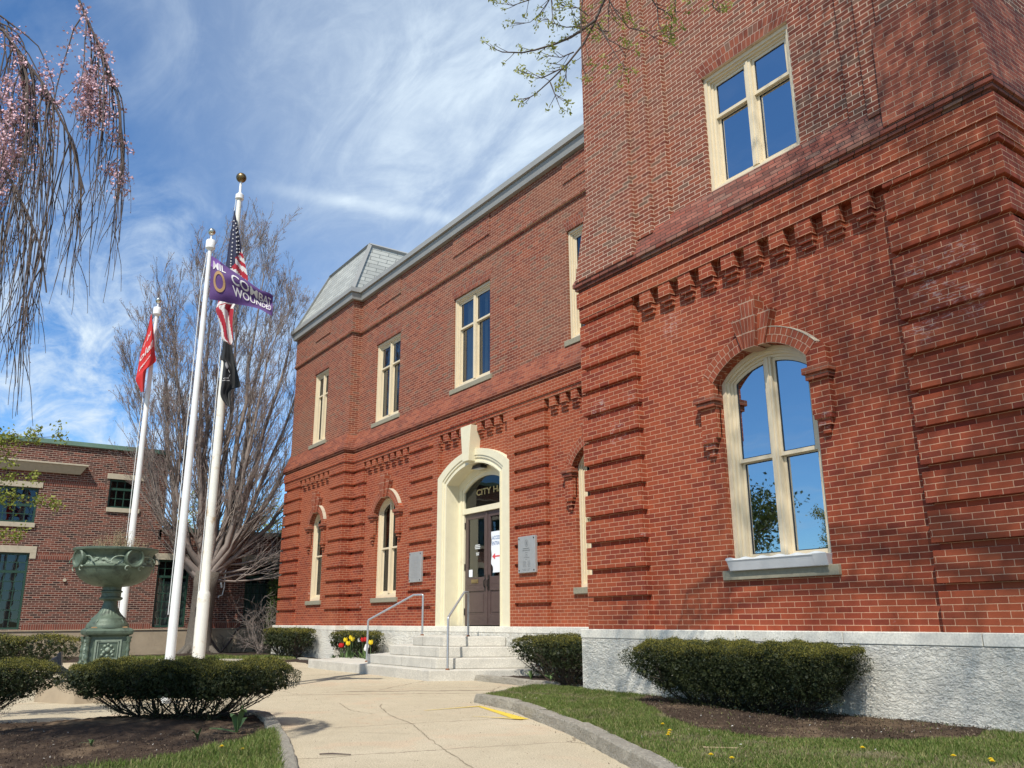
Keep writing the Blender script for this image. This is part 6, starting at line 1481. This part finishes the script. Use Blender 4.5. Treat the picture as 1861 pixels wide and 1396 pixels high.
# weeping cherry whose curtain hangs into the frame on the left
def cherry():
    t = thing('weeping_cherry', 'weeping cherry with hanging bare twigs and pink blossom, top left', 'tree', (-8.6, -2.9, 0))
    mb = MB(); mb.tube([(-8.6, -2.9, -.05), (-8.6, -2.9, .3), (-8.55, -2.8, 1.8), (-8.45, -2.6, 3.4), (-8.3, -2.3, 4.6)], [.26, .19, .16, .14, .12], 14); mb.build('trunk', m_bark, t, smooth=180)
    rs = random.Random(12); lines = []; strands = []
    arcs = []
    for k in range(16):
        xe = rs.uniform(-8.3, -6.2); ye = rs.uniform(-1.4, .70); ze = rs.uniform(5.2, 7.1)
        s = Vector((-8.35, -2.4, rs.uniform(4.0, 4.7))); e = Vector((xe, ye, ze-.5)); m_ = (s+e)/2+Vector((0, 0, 1.5+.4*rs.random())); P = []
        for i in range(11):
            f = i/10; P.append(s*(1-f)**2+m_*2*f*(1-f)+e*f*f)
        arcs.append(P); lines.append(([tuple(p) for p in P], [.022*(1-i/10)+.007 for i in range(11)]))
    # two limbs the photo shows crossing the corner
    for P, r0 in (([(-7.6, -1.6, 6.3), (-7.4, -.6, 6.05), (-7.2, -.08, 5.85), (-7.1, .27, 5.4), (-7.0, .50, 4.95), (-7.0, .66, 4.5)], .022), ([(-7.7, -1.2, 5.2), (-7.4, -.2, 4.95), (-7.2, .12, 4.60), (-7.1, .30, 4.25), (-7.0, .42, 3.95), (-7.0, .50, 3.6)], .016),
                  ([(-7.9, -1.0, 6.9), (-7.3, -.1, 6.9), (-7.05, .4, 6.3), (-6.95, .62, 5.8), (-6.95, .80, 5.4), (-6.95, .88, 5.0)], .016)):
        P = [Vector(p) for p in P]; arcs.append(P); arcs.append(P); arcs.append(P); lines.append(([tuple(p) for p in P], [r0*.7*(1-i/6)+.004 for i in range(len(P))]))
    nodes = []
    for k in range(460):
        P = rs.choice(arcs); i = rs.randint(len(P)//3, len(P)-2); p = P[i].lerp(P[i+1], rs.random()); d = (P[i+1]-P[i]).normalized()*.6+Vector((rs.uniform(-.5, .5), rs.uniform(-.5, .5), .1))
        L0 = rs.uniform(.8, 2.5); n = 12; Q = [p]; v = d
        for j in range(n):
            v = (v*.72+Vector((rs.uniform(-.10, .10), rs.uniform(-.09, .12), -.42))); v2 = v.normalized(); Q.append(Q[-1]+v2*L0/n)
        if Q[-1].y > .98 or (Q[-1].y > .45 and Q[-1].z < 3.3+rs.random()): continue
        if Q[-1].z < 2.6: continue
        lines.append(([tuple(q) for q in Q], [.0046*(1-j/n)+.0019 for j in range(n+1)])); nodes += [(q, j/n) for j, q in enumerate(Q)]
        for j in range(3, n-1, 2):
            if rs.random() < .62:
                a = Q[j]; w_ = Vector((rs.uniform(-.5, .5), rs.uniform(-.5, .5), -.5)).normalized(); S_ = [a]; 
                for m_ in range(5): w_ = (w_*.75+Vector((rs.uniform(-.1, .1), rs.uniform(-.1, .1), -.35))).normalized(); S_.append(S_[-1]+w_*rs.uniform(.05, .13))
                lines.append(([tuple(q) for q in S_], [.0032, .003, .0027, .0024, .002, .0016])); nodes += [(q, .9) for q in S_]
    V, F = tubes_np(lines, 5); np_mesh('branches', V, F, m_twig_dark, t)
    r = np.random.default_rng(6); A = np.array([tuple(q) for q, f in nodes])
    dens = 1.0*np.clip((A[:, 2]-4.9)/.9, 0, 1)*(.35+.65*(np.sin(A[:, 1]*9+A[:, 0]*7+A[:, 2]*5) > -.1))*np.clip(.25+.9*np.exp(-((A[:, 1]-.48)/.36)**2), 0, 1)+.55*np.exp(-((A[:, 1]-.02)/.13)**2-((A[:, 2]-4.9)/.35)**2)+.35*np.exp(-((A[:, 1]-.95)/.10)**2)*(A[:, 2] > 4.5)
    pk = A[r.random(len(A)) < dens*.95]; C = np.repeat(pk, 26, 0)+r.normal(size=(len(pk)*26, 3))*.030
    V, F = leaf_quads(C, .026, r, .8); np_mesh('blossom', V, F, m_blossom, t)
    bd = A[r.random(len(A)) < .5]; V, F = leaf_quads(bd+r.normal(size=bd.shape)*.006, .014, r, .5); np_mesh('buds', V, F, m_bud, t)
    print('cherry', len(lines), len(pk))
cherry()

# maple by the tower: its budding twigs hang over the top of the frame and its crown shades the wall
def maple():
    t = thing('maple_tree', 'budding maple whose twigs with yellow green young leaves hang in at the top', 'tree', (1.7, 3.4, 0))
    mb = MB(); mb.tube([(1.7, 3.4, -.05), (1.7, 3.4, .3), (1.65, 3.42, 3.0), (1.5, 3.5, 7.0), (1.3, 3.6, 12.6)], [.36, .25, .19, .15, .09], 16); mb.build('trunk', m_bark, t, smooth=180)
    rs = random.Random(23); lines = []; tips = []; hang = []
    for P in MAPLE:
        P = [Vector(p) for p in P]; drift = rs.uniform(-.25, .25); d = Vector((P[0].x, P[0].y, P[0].z-1.158)).normalized()
        if P in MAPLE[:2]: drift = 0
        n0 = len(P); Q = [p+d*drift*(i/n0) for i, p in enumerate(P)]; r0 = .016 if len(P) == 8 else .0075
        lines.append(([tuple(q) for q in Q], [r0*(1-.72*i/(n0-1)) for i in range(n0)])); hang.append(Q)
    # side twigs ending in opening buds
    ends = []
    for Q in hang:
        ends.append((Q[-1], (Q[-1]-Q[-2]).normalized()))
        for i in range(1, len(Q)):
            for j in range(3):
                if rs.random() < .72:
                    s = Q[i-1].lerp(Q[i], rs.random()); d = ((Q[i]-Q[i-1]).normalized()+Vector((rs.uniform(-1, 1), rs.uniform(-1, 1), rs.uniform(-.7, .9)))*.9).normalized(); l = rs.uniform(.06, .20)
                    S_ = [s, s+d*l*.5+Vector((0, 0, .006)), s+d*l+Vector((0, 0, .02))]; lines.append(([tuple(q) for q in S_], [.0036, .003, .0026])); ends.append((S_[-1], (S_[-1]-S_[-2]).normalized()))
    r = np.random.default_rng(9); C = []; 
    for e, d in ends:
        m = rs.randint(6, 15)
        for k in range(m):
            off = Vector((rs.gauss(0, 1), rs.gauss(0, 1), rs.gauss(0, 1)))*.019+d*rs.uniform(0, .045); C.append(tuple(e+off))
    V, F = leaf_quads(np.array(C), .042, r, .42, up=np.array([0, 0, .2])); 
    # limbs joining the trunk, all above the view, and the crown
    for Q in (hang[0], hang[4], hang[8], hang[2]):
        s = Vector((1.4, 3.55, 9.2)); e = Q[0]; m_ = (s+e)/2+Vector((0, 0, 1.6)); P = [s*(1-f)**2+m_*2*f*(1-f)+e*f*f for f in [i/8 for i in range(9)]]
        m2 = len(P); lines.append(([tuple(p) for p in P], [.035*(1-i/m2)**1.2+.010 for i in range(m2)]))
    lim = []
    for k, (dx, dy, dz) in enumerate([(-.7, .25, 1.0), (-.3, .7, 1.0), (.2, .55, 1.1), (-.9, -.5, .5), (.55, -.2, 1.1), (0, 0, 1.4), (-.55, .75, 1.5), (.1, -.9, .9), (-.6, -.8, 1.2), (-.8, -.1, .7), (0, -.9, .45)]):
        grow(rs, (1.35, 3.6, 10.8+.45*(k % 4)), (dx, dy, dz), 2.7, .045, 4, lim, tips, .03, .14, (3, 3, 3, 3, 3), (18, 46), .72, 5, .005)
    inframe = lambda p: (math.degrees(math.atan2(p[2]-1.158, math.hypot(p[0], p[1]))) < 41.5 and math.degrees(math.atan2(p[0], p[1])) < -17.5)
    lim = [l for l in lim if not any(inframe(q) for q in l[0])]
    V2, F2 = tubes_np(lines+lim, 5); np_mesh('branches', V2, F2, m_twig_dark, t)
    np_mesh('young_leaves', V, F, m_maplebud, t)
    T = np.array([q for q in tips if not inframe(q)]); C = np.repeat(T, 8, 0)+r.normal(size=(len(T)*8, 3))*.22; C = C[[not inframe(q) for q in C]]
    V, F = leaf_quads(C, .085, r, .6); np_mesh('young_leaves', V, F, m_maplebud, t); print('crown', len(C), C.min(0), C.max(0))
    print('maple', len(lim), len(tips))
maple()

# young leafy tree whose branch tips reach in at the left edge
def leafy():
    t = thing('young_tree', 'thin tree with fresh yellow green leaves reaching in at the left edge', 'tree', (-12.3, -1.2, 0))
    mb = MB(); mb.tube([(-12.3, -1.2, -.05), (-12.3, -1.2, 1.2), (-12.25, -1.1, 2.4), (-12.2, -1.0, 3.6)], [.07, .06, .05, .03], 10); mb.build('trunk', m_bark, t, smooth=180)
    rs = random.Random(5); lines = []; pts = []
    for e in ((-11.95, 1.22, 3.44), (-11.97, .89, 3.40), (-11.98, .60, 3.30), (-11.96, .95, 2.86), (-11.93, 1.30, 2.53), (-11.98, .72, 2.62), (-11.96, .96, 2.17), (-12.0, .62, 2.25), (-12.0, .5, 3.05), (-12.1, .3, 3.6), (-12.0, .4, 2.7), (-12, .72, 3.1)):
        s = Vector((-12.25, -1.1, rs.uniform(1.9, 3.2))); e = Vector(e); m_ = (s+e)/2+Vector((0, 0, .18)); P = [s*(1-f)**2+m_*2*f*(1-f)+e*f*f for f in [i/10 for i in range(11)]]
        lines.append(([tuple(p) for p in P], [.012*(1-i/11)+.002 for i in range(11)]))
        for i in range(5, 11):
            for j in range(2):
                d = Vector((rs.uniform(-.5, .5), rs.uniform(-.3, .6), rs.uniform(-.3, .5)))*.22; S_ = [P[i], P[i]+d*.5, P[i]+d]; lines.append(([tuple(q) for q in S_], [.004, .003, .002])); pts += [tuple(q) for q in S_[1:]]
            pts.append(tuple(P[i]))
    V, F = tubes_np(lines, 4); np_mesh('branches', V, F, m_twig_dark, t); r = np.random.default_rng(1); C = np.repeat(np.array(pts), 16, 0); C = C+r.normal(size=C.shape)*.040
    V, F = leaf_quads(C, .042, r, .6); np_mesh('leaves', V, F, m_spring, t)
leafy()

# evergreen shrub and bare bushes between annex and bay, vine stems on the foundation
def shrub(label, c, rx, rz, n, mat, seed, leaf, name='evergreen_shrub'):
    t = thing(name, label, 'shrub', (c[0], c[1], 0)); r = np.random.default_rng(seed); v = r.normal(size=(n, 3)); v /= np.linalg.norm(v, axis=1)[:, None]; v *= (1-.45*r.random(n)**1.5)[:, None]
    v *= (1+.16*np.sin(v[:, 0]*9+seed)*np.cos(v[:, 2]*8)+.12*np.sin(v[:, 1]*14))[:, None]; C = np.array([c[0], c[1], c[2]])+v*np.array([rx, rx, rz]); C = C[C[:, 2] > .05]
    V, F = leaf_quads(C, leaf, r, .5); np_mesh('foliage', V, F, mat, t)
    rs = random.Random(seed); lines = []
    for k in range(12):
        a = rs.uniform(0, 6.28); lines.append(([(c[0], c[1], 0), (c[0]+math.cos(a)*rx*.3, c[1]+math.sin(a)*rx*.3, c[2]*.7), (c[0]+math.cos(a)*rx*.7, c[1]+math.sin(a)*rx*.7, c[2]+rz*.4)], [.025, .018, .006]))
    V, F = tubes_np(lines, 5); np_mesh('stem', V, F, m_stem, t)
shrub('tall loose evergreen shrub between the annex and the end bay', (-30.2, 10.85, 1.70), .48, 1.40, 8000, m_ever, 3, .085)
def bush(label, c, h, spread, seed, nb=26, r0=.012):
    t = thing('bare_bush', label, 'shrub', (c[0], c[1], 0)); rs = random.Random(seed); lines = []; tips = []
    for k in range(nb):
        a = rs.uniform(0, 6.28); grow(rs, (c[0]+rs.uniform(-.1, .1), c[1]+rs.uniform(-.1, .1), .05), (math.cos(a)*spread, math.sin(a)*spread, 1), h*rs.uniform(.35, .6), r0, 3, lines, tips, .0, .22, (3, 3, 3), (20, 55), .66, 4, .004)
    V, F = tubes_np(lines, 4); np_mesh('branches', V, F, m_twig, t)
bush('bare tangled bush in front of the evergreen shrub by the annex window', (-29.7, 10.05), 2.0, .45, 3, 18)
def vine():
    t = thing('climbing_vine', 'bare vine stems forking in a V on the annex foundation', 'vine', (-31.2, 9.3, 0)); rs = random.Random(8); lines = []; tips = []
    for e in ((-31.3, 8.0, 1.75), (-31.3, 10.1, 1.35)):
        P = [Vector((-31.2, 9.15, .05)).lerp(Vector(e), i/7)+Vector((0, rs.uniform(-.03, .03), rs.uniform(-.03, .03))) for i in range(8)]; lines.append(([tuple(p) for p in P], [.045-.003*i for i in range(8)]))
    for k in range(16):
        grow(rs, (-31.35, rs.uniform(7.9, 10.6), .1), (0, rs.uniform(-.6, .6), 1), rs.uniform(.3, .6), .010, 2, lines, tips, 0, .3, (2, 2, 2), (20, 60), .7, 4, .004)
    V, F = tubes_np(lines, 5); np_mesh('stem', V, F, m_twig_dark, t)
vine()
# far treetops above the low roof, and the tree the big window mirrors
def far_tree(label, x, y, h, seed, mat_leaf, leafn, crown, name='far_tree', leaf=.22):
    t = thing(name, label, 'tree', (x, y, 0)); rs = random.Random(seed); lines = []; tips = []
    mb = MB(); mb.tube([(x, y, -.05), (x, y, h*.35)], [h*.03, h*.02], 8); mb.build('trunk', m_bark, t)
    for k in range(9):
        a = k*.7+rs.random(); grow(rs, (x, y, h*.28+h*.03*k), (math.cos(a)*crown, math.sin(a)*crown, .8), h*.26, h*.012, 3, lines, tips, .05, .16, (3, 3, 3), (18, 45), .72, 4, h*.0009)
    V, F = tubes_np(lines, 4); np_mesh('branches', V, F, m_twig_dark, t)
    r = np.random.default_rng(seed); T = np.repeat(np.array(tips), leafn, 0); T = T+r.normal(size=T.shape)*h*.035; V, F = leaf_quads(T, leaf, r, .6); np_mesh('foliage', V, F, mat_leaf, t)
far_tree('distant budding tree showing just above the low annex roof, nearer the bay', -52, 19.5, 8.6, 3, m_spring, 5, .7, leaf=.16)
far_tree('distant budding tree above the low annex roof, behind the bare tree trunk', -55, 15.5, 8.2, 5, m_spring, 5, .7, leaf=.16)
far_tree('dark leafy tree mirrored in the lower left pane of the large tower window', -18.6, -3.6, 5.2, 9, m_ever, 12, .75, 'mirrored_tree', leaf=.13)

# ================================================================== FLOWERS
def tulip(x, y, z, h, mat, label, group, seed):
    rs = random.Random(seed); t = thing('tulip', label, 'tulip', (x, y, z), group); lx, ly = rs.uniform(-.06, .06), rs.uniform(-.06, .04)
    mb = MB(); mb.tube([(x, y, z-.02), (x+lx*.4, y+ly*.4, z+h*.5), (x+lx, y+ly, z+h)], .007, 5); mb.build('stem', m_tulip_leaf, t)
    mb = MB()
    for k in range(6):
        a = k*math.pi/3+rs.random()*.3; r1 = .048 if k % 2 else .042; ca, sa = math.cos(a), math.sin(a); c0 = Vector((x+lx, y+ly, z+h)); tn = Vector((-sa, ca, 0)); o = Vector((ca, sa, 0)); L_ = []; R_ = []
        for i, (w, rr, hh) in enumerate([(.006, .006, 0), (.032, r1*.8, .025), (.040, r1, .06), (.030, r1*1.05, .095), (.004, r1*1.15, .125)]):
            L_.append(tuple(c0+o*rr-tn*w+Vector((0, 0, hh)))); R_.append(tuple(c0+o*rr+tn*w+Vector((0, 0, hh))))
        mb.strip(L_, R_)
    mb.build('petals', mat, t, smooth=180)
    leaves_at(x, y, z, 3, h*.8, rs, t, 'leaf')
def leaves_at(x, y, z, n, h, rs, par, name, w=.028, flop=.3):
    for k in range(n):
        a = rs.uniform(0, 6.28); mb = MB(); L_ = []; R_ = []; o = Vector((math.cos(a), math.sin(a), 0)); tn = Vector((-o.y, o.x, 0)); fl = rs.uniform(flop*.4, flop*1.4)
        for i in range(7):
            f = i/6; ww = w*math.sin(math.pi*min(f*.86+.10, 1))**.8+.001; p = Vector((x, y, z-.01))+o*(fl*h*1.6*f**1.5)+Vector((0, 0, h*(f-fl*.9*f*f*f))); L_.append(tuple(p-tn*ww+Vector((0, 0, .010*(1-f))))); R_.append(tuple(p+tn*ww+Vector((0, 0, .010*(1-f)))))
        mb.strip(L_, R_); mb.build(name, m_tulip_leaf, par, smooth=180)
tg = 'tulips beside the granite steps'
for i, (x, y, h, m_, lb) in enumerate([
    (-21.95, 9.62, .36, m_red_fl, 'red tulip, leftmost of the clump left of the steps'), (-21.72, 9.60, .37, m_red_fl, 'red tulip just right of the leftmost one, under the yellow tulips'),
    (-21.78, 9.80, .56, m_yellow_fl, 'tallest yellow tulip in the clump before the yew'), (-21.66, 9.78, .52, m_yellow_fl, 'yellow tulip, middle of the yellow cluster'), (-21.88, 9.76, .50, m_yellow_fl, 'yellow tulip on the left of the yellow cluster'), (-21.56, 9.62, .42, m_yellow_fl, 'lowest yellow tulip of the yellow cluster'),
    (-20.95, 9.80, .52, m_red_fl, 'red tulip in the right pair, nearer the rail'), (-20.78, 9.80, .53, m_red_fl, 'red tulip at the right of the right pair'), (-21.28, 9.85, .50, m_white_fl, 'closed white tulip between the yellow cluster and the rail'),
    (-20.58, 9.72, .36, m_white_fl, 'open white tulip close to the granite steps'), (-20.48, 9.66, .30, m_white_fl, 'low white tulip close to the granite steps'), (-20.42, 9.76, .46, m_yellow_fl, 'yellow tulip beside the white ones by the steps')]):
    tulip(x, y, .08, h, m_, lb, tg, i+3)
rs0 = random.Random(9)
for i, (x, y, lb) in enumerate([(-13.2, 9.55, 'green tulip leaves right of the steps, left clump'), (-12.55, 9.5, 'green tulip leaves below the vase-shaped yew'), (-12.05, 9.42, 'green and white flowering bulb leaves near the tower corner'), (-22.6, 9.7, 'green bulb leaves left of the red tulips'), (-21.2, 9.55, 'thick clump of tulip leaves beside the left rail')]):
    t = thing('tulip_leaves', lb, 'plant', (x, y, .08)); leaves_at(x, y, .08, 6, .24, rs0, t, 'leaf', .02, .5)
t = thing('tulip_plant', 'tulip leaves without a flower on dark soil before the wide yew hedge', 'plant', (-9.05, 2.88, .08)); rs1 = random.Random(2)
mb = MB()
for a, l, up, w in ((-1.9, .26, .02, .030), (2.3, .20, .10, .030), (.3, .14, .20, .034), (-.9, .12, .16, .036), (1.2, .22, .02, .028)):
    mb = MB(); o = Vector((math.cos(a), math.sin(a), 0)); tn = Vector((-o.y, o.x, 0)); L_ = []; R_ = []
    for i in range(9):
        f = i/8; ww = w*math.sin(math.pi*min(.08+f*.9, 1))**.8+.001; p = Vector((-9.05, 2.88, .07))+o*l*f+Vector((0, 0, up*math.sin(f*2.2)+.03*f)); L_.append(tuple(p-tn*ww+Vector((0, 0, .012)))); R_.append(tuple(p+tn*ww+Vector((0, 0, .004))))
    mb.strip(L_, R_); mb.build('leaf', m_tulip_leaf, t, smooth=180)
mb = MB(); mb.tube([(-9.05, 2.88, .08), (-9.06, 2.90, .22), (-9.04, 2.92, .33)], [.006, .005, .004], 6); mb.build('stem', m_tulip_leaf, t)
t = thing('weed', 'small upright green weed on the soil left of the tulip plant', 'plant', (-8.75, 2.42, .08)); leaves_at(-8.75, 2.42, .07, 5, .15, rs1, t, 'leaf', .012, .4)
t = thing('weed', 'tiny green weed on the dark soil left of the lawn tip', 'plant', (-9.05, 1.55, .08)); leaves_at(-9.05, 1.55, .06, 6, .09, rs1, t, 'leaf', .010, .6)
for i, (x, y) in enumerate([(-7.48, 2.44), (-7.75, 2.35), (-6.08, 5.97), (-6.20, 6.10), (-5.98, 5.86), (-4.46, 6.55), (-3.80, 6.72), (-3.55, 6.78), (-4.95, 5.30), (-4.74, 5.30), (-6.6, 6.4), (-8.6, 7.35), (-3.50, 6.70)]):
    left = y < 3
    t = thing('dandelion', 'yellow dandelion flower in the left lawn beside the kerb' if left else 'yellow dandelion flower in the lawn below the tower', 'flower', (x, y, .09), 'dandelions in the left lawn' if left else 'dandelions in the lawn below the tower')
    mb = MB(); mb.tube([(x, y, .08), (x, y, .125)], .0022, 4); mb.build('stem', m_tulip_leaf, t)
    mb = MB(); n = 14
    for ring_, (r0, z0, z1) in enumerate(((.021, .124, .131), (.015, .127, .137), (.008, .129, .141))):
        for k in range(n): a = 2*math.pi*k/n+ring_*.2; b0 = a-.24; b1 = a+.24; mb.face([(x, y, z0), (x+r0*math.cos(b0), y+r0*math.sin(b0), z1), (x+r0*math.cos(b1), y+r0*math.sin(b1), z1)])
    mb.build('petals', m_yellow_fl, t)
